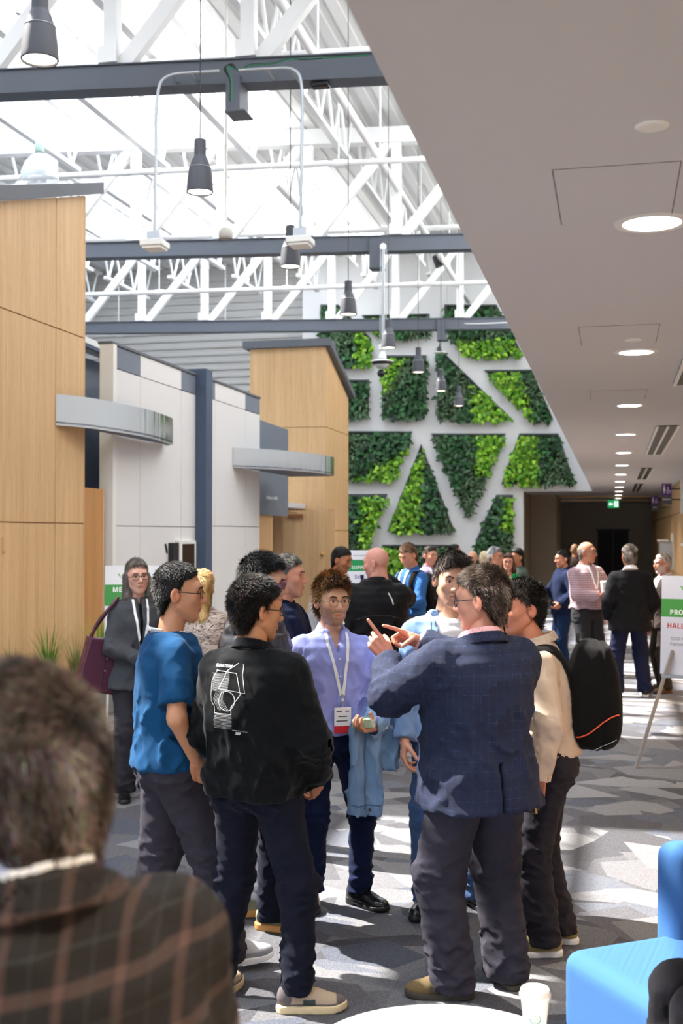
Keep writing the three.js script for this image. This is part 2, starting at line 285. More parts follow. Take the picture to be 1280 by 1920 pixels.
// ============ wood and white room fronts along the left ============
const onX = (px, py, x = XL) => { const p = at(px, py, 'x', x); return [p.z, p.y]; };
{
  const z0 = -6.2, z1 = onX(158, 700)[0], zj = onX(104, 800)[0], a = onX(0, 376), b = onX(168, 365), top = (z) => lerp(a[1], b[1], (z - a[0]) / (b[0] - a[0]));
  const j1 = onX(0, 576)[1], j2 = onX(0, 979)[1];
  const w = structGroup('wall_oak_front', 'tall light oak clad front with a rising dark cap, on the left', 'wall');
  part('core', slab([[z1, 0], [z0, 0], [z0, top(z0) - 0.02], [z1, top(z1) - 0.02]].reverse(), 'x', XL - 1.2, 1.175, 0), M.wood, w);
  const e = 0.006, cell = (za, zb, ya, yb, yc) => part('panel', slab([[zb + e, ya + e], [za - e, ya + e], [za - e, yc - e], [zb + e, yb - e]].reverse(), 'x', XL - 0.022, 0.022), M.wood, w);
  for (const [za, zb] of [[z0, -8.6], [-8.6, zj], [zj, z1]]) { cell(za, zb, 0, j2, j2); cell(za, zb, j2, j1, j1); cell(za, zb, j1, top(zb), top(za)); }
  part('end_panel', boxAt(XL - 1.2, XL, 0, top(z1) - 0.01, z1 - 0.02, z1), M.wood, w);
  const cz = z1 - 0.28; part('cap', slab([[cz, top(cz)], [z0, top(z0)], [z0, top(z0) + 0.17], [cz, top(cz) + 0.13]].reverse(), 'x', XL - 1.4, 1.5), M.cap, w);
  part('access_plate', boxAt(XL, XL + 0.012, 1.72, 1.86, onX(6, 1075)[0] - 0.03, onX(6, 1075)[0] + 0.03), M.wood, w);
  // recessed entrance between the oak front and the white front
  const zr = onX(208, 700)[0];
  struct('wall_recess', boxAt(XL - 1.0, XL - 0.85, 0, onX(180, 680, XL - 0.9)[1], z1 + 0.3, zr - 4.2), M.greyPanel, 'blue grey wall in the recessed entrance beside the oak front', 'wall');
  const d = structGroup('door_2', 'oak door leaf standing open beside the oak front', 'door');
  const da = onX(153, 913), db = onX(200, 913);
  part('leaf', boxAt(XL - 0.1, XL - 0.05, 0.01, da[1], da[0] - 0.05, db[0]), M.woodDark, d);
  part('edge', boxAt(XL - 0.1, XL - 0.045, 0.01, da[1], db[0] - 0.03, db[0]), M.wood, d);
  const pz = at(207, 668, 'x', XL - 0.7), pa = at(158, 643, 'x', XL - 0.7);
  const rl = structGroup('trim_3', 'pale cable tray bridging the gap behind the oak front', 'tray'); bar('tray', pa.clone().add(V(0, 0, 0.5)), pz.clone().add(V(0, 0, -0.4)), 0.2, 0.12, M.plastic, rl); bar('rail', pa.clone().add(V(0.11, -0.05, 0.5)), pz.clone().add(V(0.11, -0.05, -0.4)), 0.03, 0.05, M.navyPanel, rl);  // cable tray, its far end unsupported
}
function whiteFront(name, label, xa, xb, ya, yb, cols, sq, j1a, sideFin) {
  const g = structGroup(name, label, 'wall'), za = onX(xa, ya), zb = onX(xb, yb), y = (za[1] + zb[1]) / 2, yj = onX(j1a[0], j1a[1])[1], yl = onX(xa, 986)[1];
  part('core', boxAt(XL - 0.15, XL - 0.03, 0, y - 0.03, za[0] - 0.02, zb[0]), M.greyPanel, g);
  part('coping', boxAt(XL - 0.16, XL + 0.02, y - 0.03, y, za[0] + 0.01, zb[0]), M.cap, g);
  const zc = [xa + sideFin, ...cols, xb].map((x) => onX(x, 800)[0]), e = 0.005;
  for (let i = 0; i + 1 < zc.length; i++) for (const [y0, y1, m] of [[0, yl, M.whitePanel], [yl, yj, M.whitePanel], [yj, y - 0.03, sq[i] ? M.greyPanel : M.whitePanel]])
    part('panel', slab([[zc[i + 1] + e, y0 + e], [zc[i] - e, y0 + e], [zc[i] - e, y1 - e], [zc[i + 1] + e, y1 - e]].reverse(), 'x', XL - 0.03, 0.03), m, g);
  return { g, za, zb, y };
}
const w1 = whiteFront('wall_white_front', 'first white panelled front with grey squares along its top', 208, 367, 640, 700, [263, 340], [1, 0, 1], [215, 690], 7);
part('side_strip', boxAt(XL - 0.14, XL + 0.03, 0, w1.y - 0.032, w1.za[0], onX(215, 800)[0] + 0.012), M.plastic, w1.g);
const w2 = whiteFront('wall_white_front', 'second white panelled front next to the blue grey fin', 378, 487, 706, 742, [403, 460], [1, 0, 1], [380, 742], 0);
struct('trim_2', boxAt(XL - 0.35, XL + 0.16, 0, w2.y + 0.05, onX(366, 800)[0], onX(378, 800)[0]), M.navyPanel, 'blue grey fin between the two white fronts', 'fin');
const zW = at(610, 800, 'x', XL).z;                                  // front plane of the second oak room
{
  const zs = onX(487, 800)[0], a = at(487, 786, 'x', XL - 0.25), b = at(540, 806, 'x', XL - 0.25);
  const g = structGroup('wall_door_header', 'dark grey wall over the second room entrance lettered with a room name', 'wall');
  part('header', slab([[b.z, 2.22], [zs, 2.22], [zs, a.y], [b.z, b.y]].reverse(), 'x', XL - 0.4, 0.15, 0), M.greyPanel, g);
  const txt = canvasTex(256, 128, (c) => { c.fillStyle = '#737b88'; c.fillRect(0, 0, 256, 128); c.fillStyle = '#f2f2f2'; c.font = 'bold 66px sans-serif'; c.textAlign = 'center'; c.fillText('Glen 203', 128, 88); });
  const ta = at(500, 925, 'x', XL - 0.24), tb = at(521, 942, 'x', XL - 0.24);
  const pg = new THREE.PlaneGeometry(Math.abs(ta.z - tb.z), Math.abs(ta.y - tb.y)); pg.rotateY(Math.PI / 2); pg.translate(XL - 0.245, (ta.y + tb.y) / 2, (ta.z + tb.z) / 2);
  part('room_lettering', pg, std({ map: txt, roughness: 0.6 }), g, 'white lettering Glen 203');
  struct('wall_entrance_oak', boxAt(XL - 0.45, XL - 0.3, 0, 2.22, zs, onX(511, 1000, XL - 0.3)[0]), M.wood, 'oak side light beside the second room entrance', 'wall');
  struct('wall_entrance_inner', boxAt(XL - 2.6, XL - 2.5, 0, 2.4, zs, zW - 0.1), M.greyPanel, 'grey inner wall seen through the second room doorway', 'wall');
  struct('ceiling', boxAt(XL - 2.6, XL - 0.42, 2.4, 2.5, zs, zW - 0.1), M.soffit, 'unseen low ceiling darkening the second room doorway', 'ceiling');  // out of view, placed to keep the doorway dark
  // second oak room: front face towards the lobby and a raked side along the walkway
  const xl = at(468, 700, 'z', zW).x, yf = at(540, 652, 'z', zW).y, zb2 = onX(653, 800)[0], yb2 = at(655, 748, 'x', XL).y, xj = at(608, 800, 'z', zW).x, yj = at(575, 801, 'z', zW).y, yl = onX(640, 995)[1];
  const o = structGroup('wall_oak_room', 'second oak clad room with a raked dark cap, before the living wall', 'wall');
  part('core', boxAt(xl, XL - 0.03, 0, yb2 - 0.05, zb2, zW - 0.03), M.wood, o);
  part('core', slab([[zb2, yb2 - 0.1], [zW - 0.03, yb2 - 0.1], [zW - 0.03, yf - 0.02], [zb2, yb2 - 0.03]].reverse(), 'x', XL - 0.9, 0.87, 0), M.wood, o);
  const e = 0.006;
  for (const [y0, y1] of [[0, yl], [yl, yj], [yj, yf]]) part('panel', slab([[xl, y0 + e], [XL - e, y0 + e], [XL - e, y1 - e], [xl, y1 - e]], 'z', zW - 0.03, 0.03), M.wood, o);
  for (const [y0, y1, y2] of [[0, yl, yl], [yl, yj, yj], [yj, yb2, yf]]) part('panel', slab([[zb2, y0 + e], [zW - e, y0 + e], [zW - e, y2 - e], [zb2, y1 - e]].reverse(), 'x', XL - 0.03, 0.03), M.wood, o);
  part('cap', boxAt(xl - 0.12, XL + 0.1, yf, yf + 0.15, zW - 0.5, zW + 0.12), M.cap, o);
  part('cap', slab([[zb2 - 0.15, yb2], [zW, yf], [zW, yf + 0.15], [zb2 - 0.15, yb2 + 0.13]].reverse(), 'x', XL - 0.9, 1.02), M.cap, o);
  const d = structGroup('door_3', 'oak door leaf with a brass closer, open at the second room', 'door');
  const zd = zW + 1.3, p = at(530, 957, 'z', zd), q = at(627, 957, 'z', zd);
  part('leaf', boxAt(p.x, q.x, 0.01, p.y, zd - 0.05, zd), M.wood, d);
  const ca = at(540, 964, 'z', zd + 0.06), cb = at(567, 971, 'z', zd + 0.06);
  part('door_closer', boxAt(ca.x, cb.x, cb.y, ca.y, zd, zd + 0.07), plain('#8a5a2c', 0.4), d, 'brown door closer');
  bar('closer_arm', at(558, 962, 'z', zd + 0.05), at(522, 958, 'z', zd + 0.05), 0.015, 0.015, plain('#8a6a4c', 0.4), d);
  const h = at(604, 1040, 'z', zd + 0.05); part('door_handle', new THREE.SphereGeometry(0.035, 16, 12), std({ color: hex('#c79a4a'), metalness: 0.9, roughness: 0.3 }), d, 'brass knob').position.copy(h);
}
// display cases on the white front
{
  const z = (x) => onX(x, 1040)[0], b = thing('card_reader', 'black slim door reader on the first white front', 'door reader'), p = at(322, 1018, 'x', XL + 0.05), q = at(333, 1062, 'x', XL + 0.05);
  part('housing', boxAt(XL, XL + 0.07, q.y, p.y, p.z, q.z), M.black, b); bar('pull', at(310, 1020, 'x', XL + 0.1), at(313, 1037, 'x', XL + 0.1), 0.02, 0.02, M.black, b);
  const s = thing('room_display', 'small wall screen in a white frame beside the blue grey fin', 'screen'), u = at(334, 1014, 'x', XL + 0.05), v = at(366, 1068, 'x', XL + 0.05), a = at(343, 1020, 'x', XL + 0.07), c = at(365, 1064, 'x', XL + 0.07);
  part('housing', boxAt(XL, XL + 0.06, v.y, u.y, u.z, v.z), M.plastic, s); part('glass_front', boxAt(XL + 0.06, XL + 0.068, c.y, a.y, a.z, c.z), plain('#3a2d29', 0.08), s, 'dark glossy screen');
}
// curved steel bands over the entrances
function steelBand(label, pts, y0, y1) {
  const t = thing('steel_sign_band', label, 'sign band'), c = new THREE.CatmullRomCurve3(pts.map(([x, z]) => V(x, 0, z))), P = c.getPoints(70), pos = [], idx = [];
  const th = 0.02, N = P.length;
  P.forEach((p, i) => { const q = P[Math.min(i + 1, N - 1)].clone().sub(P[Math.max(i - 1, 0)]).normalize(), n = V(-q.z, 0, q.x); for (const [s, y] of [[0, y0], [0, y1], [th, y1], [th, y0]]) pos.push(p.x - n.x * s, y, p.z - n.z * s); });
  for (let i = 0; i + 1 < N; i++) for (let k = 0; k < 4; k++) { const a = 4 * i + k, b = 4 * i + (k + 1) % 4, c2 = a + 4, d = b + 4; idx.push(a, c2, b, b, c2, d); }
  idx.push(0, 1, 2, 0, 2, 3); const l = 4 * (N - 1); idx.push(l, l + 2, l + 1, l, l + 3, l + 2);
  let g = new THREE.BufferGeometry(); g.setAttribute('position', new THREE.Float32BufferAttribute(pos, 3)); g.setIndex(idx); g = g.toNonIndexed(); g.computeVertexNormals();
  const gg = mergeVertices(g.deleteAttribute('normal'), 1e-5); // smooth along the curve, creased at the edges
  const nn = gg.toNonIndexed(); nn.computeVertexNormals();
  // smooth normals on the broad faces
  const pp = nn.attributes.position, no = nn.attributes.normal;
  for (let i = 0; i < pp.count; i++) if (Math.abs(no.getY(i)) < 0.5) {
    let best = 0, bd = 1e9; for (let j = 0; j < N; j++) { const dx = P[j].x - pp.getX(i), dz = P[j].z - pp.getZ(i), d = dx * dx + dz * dz; if (d < bd) { bd = d; best = j; } }
    if (best > 0 && best < N - 1) { const q = P[best + 1].clone().sub(P[best - 1]).normalize(), n = V(-q.z, 0, q.x), s = Math.sign(n.x * no.getX(i) + n.z * no.getZ(i)) || 1; no.setXYZ(i, n.x * s, 0, n.z * s); }
  }
  { const uv = new Float32Array(pp.count * 2); for (let i = 0; i < pp.count; i++) { uv[2 * i] = pp.getZ(i) * 0.9; uv[2 * i + 1] = pp.getY(i); } nn.setAttribute('uv', new THREE.BufferAttribute(uv, 2)); }
  part('band', nn, M.steelMirror, t);
  const base = new THREE.Shape([...P.map((p) => new THREE.Vector2(p.x, -p.z))]), bg = new THREE.ExtrudeGeometry(base, { depth: 0.02, bevelEnabled: false }); bg.rotateX(-Math.PI / 2); bg.translate(0, y0 + 0.02, 0);
  part('underside', bg, M.greyPanel, t);
}
{
  const bend = (label, p0, low, rest) => {                            // points along the band's top edge, all at one height
    const s0 = at(...p0, 'x', XL + 0.012), yb = at(...low, 'x', XL + 0.012).y, P = [[s0.x, s0.z], ...rest.map((p) => { const q = at(...p, 'y', s0.y); return [q.x, q.z]; })], l = P[P.length - 1];
    P.push([l[0] - 0.12, l[1] - 0.16], [XL + 0.03, l[1] - 0.18]); steelBand(label, P, yb, s0.y);
  };
  bend('polished curved steel band over the entrance beside the oak front', [105, 738], [105, 797], [[160, 744.5], [215, 754], [270, 766], [308, 778], [324, 786]]);
  bend('polished curved steel band over the second room entrance', [437, 839], [437, 877], [[480, 841], [530, 844.5], [575, 849], [610, 854], [626, 858.5]]);
}

// ============ the living wall ============
const leafGeo = (() => {                                             // one folded, pointed leaf, 1 unit long
  const g = new THREE.BufferGeometry();
  g.setAttribute('position', new THREE.Float32BufferAttribute([0, 0, 0, 0.34, 0.35, 0.1, 0, 0.45, 0.02, -0.34, 0.35, 0.1, 0.2, 0.75, 0.02, 0, 1, -0.12, -0.2, 0.75, 0.02], 3));
  g.setIndex([0, 1, 2, 0, 2, 3, 2, 1, 4, 2, 4, 5, 2, 5, 6, 2, 6, 3]); g.computeVertexNormals(); return g;
})();
M.leaf = std({ color: 0xffffff, roughness: 0.5, side: THREE.DoubleSide });
M.planting = plain('#1d2a16', 0.95);
M.tray = plain('#55585c', 0.6);
{
  const z4 = (x, y) => [560 + x * 0.46875, 480 + y * 0.46875];
  const inPoly = (P, x, y) => { let r = false; for (let i = 0, j = P.length - 1; i < P.length; j = i++) if ((P[i][1] > y) !== (P[j][1] > y) && x < (P[j][0] - P[i][0]) * (y - P[i][1]) / (P[j][1] - P[i][1]) + P[i][0]) r = !r; return r; };
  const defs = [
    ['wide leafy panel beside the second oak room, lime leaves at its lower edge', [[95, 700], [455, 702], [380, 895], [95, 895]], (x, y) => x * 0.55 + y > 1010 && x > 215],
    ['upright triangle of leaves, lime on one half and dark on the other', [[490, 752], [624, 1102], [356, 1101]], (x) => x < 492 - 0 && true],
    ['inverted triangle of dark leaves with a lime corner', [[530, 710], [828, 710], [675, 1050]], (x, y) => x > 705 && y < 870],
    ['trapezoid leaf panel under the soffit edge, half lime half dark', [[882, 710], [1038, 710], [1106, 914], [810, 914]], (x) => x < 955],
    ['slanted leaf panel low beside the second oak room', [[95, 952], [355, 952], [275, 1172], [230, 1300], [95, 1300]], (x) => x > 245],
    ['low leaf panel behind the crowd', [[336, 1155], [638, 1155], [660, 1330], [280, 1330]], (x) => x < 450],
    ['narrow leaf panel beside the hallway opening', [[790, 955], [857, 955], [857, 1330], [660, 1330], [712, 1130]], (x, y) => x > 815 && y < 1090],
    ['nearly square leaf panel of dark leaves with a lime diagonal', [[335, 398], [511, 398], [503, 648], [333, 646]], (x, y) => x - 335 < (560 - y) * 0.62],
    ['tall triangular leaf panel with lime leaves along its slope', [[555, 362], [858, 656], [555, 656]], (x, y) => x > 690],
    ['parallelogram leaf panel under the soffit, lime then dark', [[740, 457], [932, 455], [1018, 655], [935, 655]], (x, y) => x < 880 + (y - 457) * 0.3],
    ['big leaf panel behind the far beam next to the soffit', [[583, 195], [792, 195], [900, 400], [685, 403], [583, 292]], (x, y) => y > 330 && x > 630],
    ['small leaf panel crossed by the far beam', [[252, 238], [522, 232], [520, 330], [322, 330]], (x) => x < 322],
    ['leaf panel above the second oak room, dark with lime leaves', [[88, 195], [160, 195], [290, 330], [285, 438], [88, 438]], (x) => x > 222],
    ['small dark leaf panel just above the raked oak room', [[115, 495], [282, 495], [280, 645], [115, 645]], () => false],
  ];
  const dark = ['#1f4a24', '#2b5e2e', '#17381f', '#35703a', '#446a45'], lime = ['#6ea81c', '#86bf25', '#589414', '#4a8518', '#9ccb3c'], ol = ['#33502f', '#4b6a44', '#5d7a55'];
  const m4 = new THREE.Matrix4(), q = new THREE.Quaternion(), col = new THREE.Color();
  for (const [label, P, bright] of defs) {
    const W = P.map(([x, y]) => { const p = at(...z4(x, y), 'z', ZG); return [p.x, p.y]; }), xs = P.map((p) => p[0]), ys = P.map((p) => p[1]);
    const t = thing('living_wall_panel', label, 'plant panel', [0, 0, 0], 0, 'living wall panels');
    part('tray', slab(W, 'z', ZG, 0.06), M.tray, t);
    const cx = W.reduce((s, p) => s + p[0], 0) / W.length, cy = W.reduce((s, p) => s + p[1], 0) / W.length;
    part('planting_bed', slab(W.map(([x, y]) => [lerp(x, cx, 0.07), lerp(y, cy, 0.06)]), 'z', ZG + 0.055, 0.03), M.planting, t);
    const spots = [], x0 = Math.min(...xs), x1 = Math.max(...xs), y0 = Math.min(...ys), y1 = Math.max(...ys), n = Math.round((x1 - x0) * (y1 - y0) / 48);
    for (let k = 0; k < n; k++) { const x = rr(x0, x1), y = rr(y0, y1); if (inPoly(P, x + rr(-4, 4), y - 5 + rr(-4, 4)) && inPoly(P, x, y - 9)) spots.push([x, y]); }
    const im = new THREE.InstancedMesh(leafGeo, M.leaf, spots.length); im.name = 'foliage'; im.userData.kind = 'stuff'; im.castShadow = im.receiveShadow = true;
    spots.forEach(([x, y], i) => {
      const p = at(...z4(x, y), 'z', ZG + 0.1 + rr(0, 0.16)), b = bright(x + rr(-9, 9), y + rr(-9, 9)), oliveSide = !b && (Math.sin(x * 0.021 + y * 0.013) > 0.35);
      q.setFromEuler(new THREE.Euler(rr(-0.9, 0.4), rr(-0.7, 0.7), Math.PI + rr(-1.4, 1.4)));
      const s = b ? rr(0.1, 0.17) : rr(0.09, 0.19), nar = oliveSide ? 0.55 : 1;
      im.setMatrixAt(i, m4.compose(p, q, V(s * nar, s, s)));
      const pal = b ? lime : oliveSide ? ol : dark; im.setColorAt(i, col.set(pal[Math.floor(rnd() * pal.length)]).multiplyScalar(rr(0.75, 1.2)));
    });
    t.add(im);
  }
}

// ============ pendants, downlights, vents and other fixtures ============
{
  const shadeGeo = lathe([[0.001, 0.455], [0.046, 0.455], [0.05, 0.448], [0.05, 0.32], [0.054, 0.312], [0.06, 0.29], [0.066, 0.288], [0.09, 0.215], [0.093, 0.213], [0.106, 0.12], [0.113, 0.04], [0.115, 0.01], [0.112, 0], [0.106, 0.003], [0.103, 0.03]], 36);
  const ringGeo = new THREE.TorusGeometry(0.0935, 0.0025, 6, 36); ringGeo.rotateX(Math.PI / 2); ringGeo.translate(0, 0.213, 0);
  const discGeo = new THREE.CylinderGeometry(0.103, 0.103, 0.012, 36); discGeo.translate(0, 0.02, 0);
  for (let i = 0; i < 8; i++) {
    const z = -6.55 - 2.867 * i;
    const t = thing('pendant_lamp', 'dark grey bottle shaped pendant lamp hanging in a row along the hall', 'pendant lamp', [-3.42, 4.8, z], 0, 'row of grey pendant lamps');
    part('lamp_shade', shadeGeo, M.pendant, t); part('ring', ringGeo, M.galv, t); part('lamp_diffuser', discGeo, M.lampWarm, t, 'glowing white disc');
    const c = part('cord', uCyl, M.black, t); c.scale.set(0.005, 3.9, 0.005); c.position.y = 0.45 + 1.95;
    const l = new THREE.SpotLight(hex('#fff0dc'), 3, 0, 0.9, 0.6, 2); l.position.set(0, -0.02, 0); l.target.position.set(0, -2, 0); l.castShadow = true; l.shadow.radius = 4; t.add(l, l.target);
  }
  const trim = lathe([[0.088, 0.002], [0.1, -0.006], [0.122, -0.006], [0.126, 0]], 40), lens = new THREE.CylinderGeometry(0.094, 0.094, 0.008, 40), disc = lathe([[0.001, -0.012], [0.06, -0.012], [0.075, -0.006], [0.078, 0]], 32);
  for (let i = -2; i < 12; i++) {
    const z = -4.08 - 2.9 * i, inHall = z < ZG;
    const t = thing('downlight', inHall ? 'round recessed downlight in the dark hallway ceiling' : 'round recessed downlight with white trim in the flat soffit', 'downlight', [0.13, SOF, z], 0, inHall ? 'hallway downlights' : 'row of soffit downlights');
    part('trim_ring', trim, M.plastic, t); const d = part('lamp_lens', lens, M.lamp, t, 'glowing white lens'); d.position.y = -0.002;
    const l = new THREE.SpotLight(hex('#fff0dc'), inHall ? 0.9 : 3.5, 0, 1.1, 0.7, 2); l.position.set(0, -0.02, 0); l.target.position.set(0, -2, 0); l.castShadow = true; l.shadow.radius = 4; t.add(l, l.target);
  }
  [[1222, 236, 0.56], [1187, 637, 0.6], [1176, 762, 0.6], [1168, 824, 0.6]].forEach(([x, y, s], i) => { const t = thing('ceiling_speaker', ['larger round white ceiling speaker near the access panel', 'small round ceiling sensor beside the second downlight', 'small round ceiling sensor beside the third downlight', 'small round ceiling sensor beside the fourth downlight'][i], i ? 'sensor' : 'speaker'); const m = part('grille', disc, M.plastic, t); t.position.copy(at(x, y, 'y', SOF)); m.scale.setScalar(s * 1.0); });
  // access hatches: thin frames let into the soffit
  [[[1035, 318], [1275, 312], 0.62], [[1084, 613], [1236, 611], 0.62], [[1105, 733], [1212, 732], 0.6]].forEach(([a, b, dep], i) => {
    const p = at(...a, 'y', SOF), q = at(...b, 'y', SOF), t = thing('ceiling_hatch', ['flush access hatch beside the nearest downlight', 'flush access hatch by the second downlight', 'flush access hatch by the third downlight'][i] + ' in the soffit', 'hatch');
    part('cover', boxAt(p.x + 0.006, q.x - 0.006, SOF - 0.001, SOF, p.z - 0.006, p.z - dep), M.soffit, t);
    part('gap', mergeGeometries([boxAt(p.x, q.x, SOF - 0.0015, SOF, p.z - 0.002, p.z + 0.002), boxAt(p.x - 0.002, p.x + 0.002, SOF - 0.0015, SOF, p.z, p.z - dep), boxAt(q.x - 0.002, q.x + 0.002, SOF - 0.0015, SOF, p.z, p.z - dep)]), M.planter, t);
  });
  [[1262, 640, 720], [1223, 798, 851], [1197, 877, 898], [1188, 907, 921]].forEach(([x, ya, yb], i) => {
    const a = at(x + 2, ya, 'y', SOF), b = at(x - 6, yb, 'y', SOF), xc = 0.52, t = thing('slot_diffuser', ['nearest', 'second', 'third', 'farthest'][i] + ' black slotted air diffuser in the soffit', 'air vent', [0, 0, 0], 0, 'soffit slot diffusers');
    const z0 = Math.min(a.z, b.z), z1 = Math.max(a.z, b.z);
    part('plenum', boxAt(xc - 0.09, xc + 0.09, SOF - 0.01, SOF - 0.003, z0, z1), M.black, t);
    for (const o of [-0.1, 0, 0.1]) part('blade', boxAt(xc + o - 0.012, xc + o + 0.012, SOF - 0.018, SOF - 0.01, z0, z1), M.plastic, t);
  });
  // exit sign
  const e = thing('exit_sign', 'green running person exit sign under the hallway ceiling', 'exit sign'), p = at(1139, 938, 'z', -34), q = at(1160, 952, 'z', -34);
  const tex = canvasTex(256, 160, (g) => { g.fillStyle = '#0f8a4e'; g.fillRect(0, 0, 256, 160); g.fillStyle = '#f4fff6'; g.fillRect(150, 20, 84, 120); g.beginPath(); g.moveTo(20, 80); g.lineTo(62, 40); g.lineTo(62, 66); g.lineTo(120, 66); g.lineTo(120, 94); g.lineTo(62, 94); g.lineTo(62, 120); g.fill(); g.strokeStyle = '#0f8a4e'; g.lineWidth = 13; g.lineCap = 'round'; g.beginPath(); g.arc(198, 38, 6, 0, 7); g.moveTo(194, 58); g.lineTo(184, 90); g.lineTo(204, 108); g.lineTo(198, 132); g.moveTo(184, 90); g.lineTo(168, 124); g.moveTo(172, 66); g.lineTo(194, 60); g.lineTo(216, 78); g.stroke(); });
  part('housing', boxAt(p.x, q.x, q.y, p.y, -34.06, -34), M.plastic, e); const fg = new THREE.PlaneGeometry(q.x - p.x, p.y - q.y); fg.translate((p.x + q.x) / 2, (p.y + q.y) / 2, -33.995);
  part('sign_face', fg, std({ map: tex, emissiveMap: tex, emissive: 0xffffff, emissiveIntensity: 0.35, roughness: 0.5 }), e); bar('stem', V((p.x + q.x) / 2, p.y, -34.03), V((p.x + q.x) / 2, SOF, -34.03), 0.02, 0.02, M.plastic, e);
  const sl = new THREE.RectAreaLight(hex('#7fe0a8'), 0.35, q.x - p.x, p.y - q.y); sl.position.set((p.x + q.x) / 2, (p.y + q.y) / 2, -33.98); sl.lookAt((p.x + q.x) / 2, (p.y + q.y) / 2, 0); e.add(sl);
  // washroom flags on the right wall
  const flag = (word, x0, x1, y0, y1, z, lab) => {
    const t = thing('washroom_sign', lab, 'sign', [0, 0, 0], 0, 'washroom flags on the right wall'), a = at(x0, y0, 'z', z), b = at(x1, y1, 'z', z);
    const tx = canvasTex(128, 270, (g) => { g.fillStyle = '#4b2a72'; g.fillRect(0, 0, 128, 160); g.fillStyle = '#4a4b4d'; g.fillRect(0, 160, 128, 110); g.fillStyle = '#e6e0ee'; g.beginPath(); g.arc(32, 30, 10, 0, 7); g.fill(); g.beginPath(); g.moveTo(22, 46); g.lineTo(42, 46); g.lineTo(50, 92); g.lineTo(40, 92); g.lineTo(40, 126); g.lineTo(24, 126); g.lineTo(24, 92); g.lineTo(14, 92); g.fill(); g.strokeStyle = '#e6e0ee'; g.lineWidth = 8; g.beginPath(); g.arc(84, 104, 20, 0.6, 4.6); g.moveTo(82, 62); g.lineTo(84, 94); g.lineTo(104, 94); g.lineTo(116, 118); g.stroke(); g.beginPath(); g.arc(80, 54, 8, 0, 7); g.fill(); g.font = 'bold 30px sans-serif'; g.textAlign = 'center'; g.fillText(word, 64, 218); });
    part('board', boxAt(a.x, b.x, b.y, a.y, z - 0.03, z), M.black, t); const f = new THREE.PlaneGeometry(b.x - a.x, a.y - b.y); f.translate((a.x + b.x) / 2, (a.y + b.y) / 2, z + 0.003); part('sign_face', f, std({ map: tx, roughness: 0.6 }), t);
    for (const k of [0.25, 0.78]) bar('bracket', V(b.x, lerp(a.y, b.y, k), z - 0.015), V(XR + 0.02, lerp(a.y, b.y, k), z - 0.015), 0.012, 0, M.black, t, true);
  };
  flag('Women', 1240, 1259, 907, 945, -22.5, 'purple and grey Women washroom flag sign, the nearer of two'); flag('Men', 1220, 1235, 930, 958, -29.2, 'purple and grey Men washroom flag sign farther down the wall');
  const plate = thing('wall_plate', 'white upright plate behind the Women washroom flag', 'plate'); part('plate', boxAt(XR - 0.12, XR, 2.25, 2.85, -21.2, -21.7), M.plastic, plate);
  // wall fountains
  for (const [z, lab] of [[-17.4, 'grey wall fountain near the free standing wifi sign'], [-27, 'pale wall fountain beyond the washroom flag']]) { const t = thing('wall_fountain', lab, 'fountain'); part('basin', new RoundedBoxGeometry(0.3, 0.55, 0.5, 3, 0.05), M.galv, t).position.set(XR - 0.15, 1.45, z); part('splash_panel', boxAt(XR - 0.03, XR, 1.1, 1.9, z - 0.3, z + 0.3), M.plastic, t); part('spout', boxAt(XR - 0.34, XR - 0.1, 1.72, 1.76, z - 0.22, z + 0.22), M.plastic, t); }
  // conduits with boxes hung from the first beam
  const zb = trussLine[0](-5).z + 0.24, Pz = (x, y) => at(x, y, 'z', zb);
  for (const [pts, bx, lab] of [[[[412, 133], [360, 136], [320, 141], [303, 152], [295, 180], [292, 300], [290, 436]], [290, 452], 'the pendant nearest the oak front'], [[[448, 132], [500, 129], [545, 129], [560, 140], [566, 170], [565, 300], [563, 430]], [563, 446], 'the third pendant']]) {
    const t = thing('access_point', 'white wireless box on a bent galvanised conduit near ' + lab, 'wireless box'); part('conduit', tube(pts.map(([x, y]) => Pz(x, y)), 0.018, 70, 8), M.galv, t);
    for (const k of [1, 2]) { const p = Pz(...pts[k]); bar('clip', p, V(p.x, p.y, trussLine[0](p.x).z + 0.05), 0.02, 0.03, M.galv, t); }
    const c = Pz(...bx); part('junction_box', new RoundedBoxGeometry(0.14, 0.1, 0.1, 2, 0.01), M.galv, t).position.copy(c).add(V(0, 0.05, 0)); part('housing', new RoundedBoxGeometry(0.25, 0.07, 0.25, 3, 0.015), M.plastic, t).position.copy(c).add(V(0, -0.035, 0)); part('base', new RoundedBoxGeometry(0.21, 0.03, 0.21, 2, 0.01), M.plastic, t).position.copy(c).add(V(0, -0.08, 0));
  }
  const mk = (k, x, y0, y1, w, lab) => { const zz = trussLine[k](-4).z + 0.16, a = at(x - w / 2, y0, 'z', zz), b = at(x + w / 2, y1, 'z', zz), t = thing('junction_box', lab, 'box'); part('housing', boxAt(a.x, b.x, b.y, a.y, zz - 0.3, zz), M.beam, t); part('lip', boxAt(a.x - 0.01, b.x + 0.06, b.y - 0.015, b.y, zz - 0.3, zz + 0.01), M.beam, t); };
  mk(0, 436, 142, 205, 26, 'dark grey box clamped under the nearest beam with cables'); mk(1, 702, 448, 500, 20, 'dark grey box under the second beam beside the dome camera mast'); mk(2, 826, 600, 636, 14, 'small dark grey box under the farthest beam');
  const cb = thing('cable_bundle', 'tangle of black cables lying along the nearest beam', 'cables');
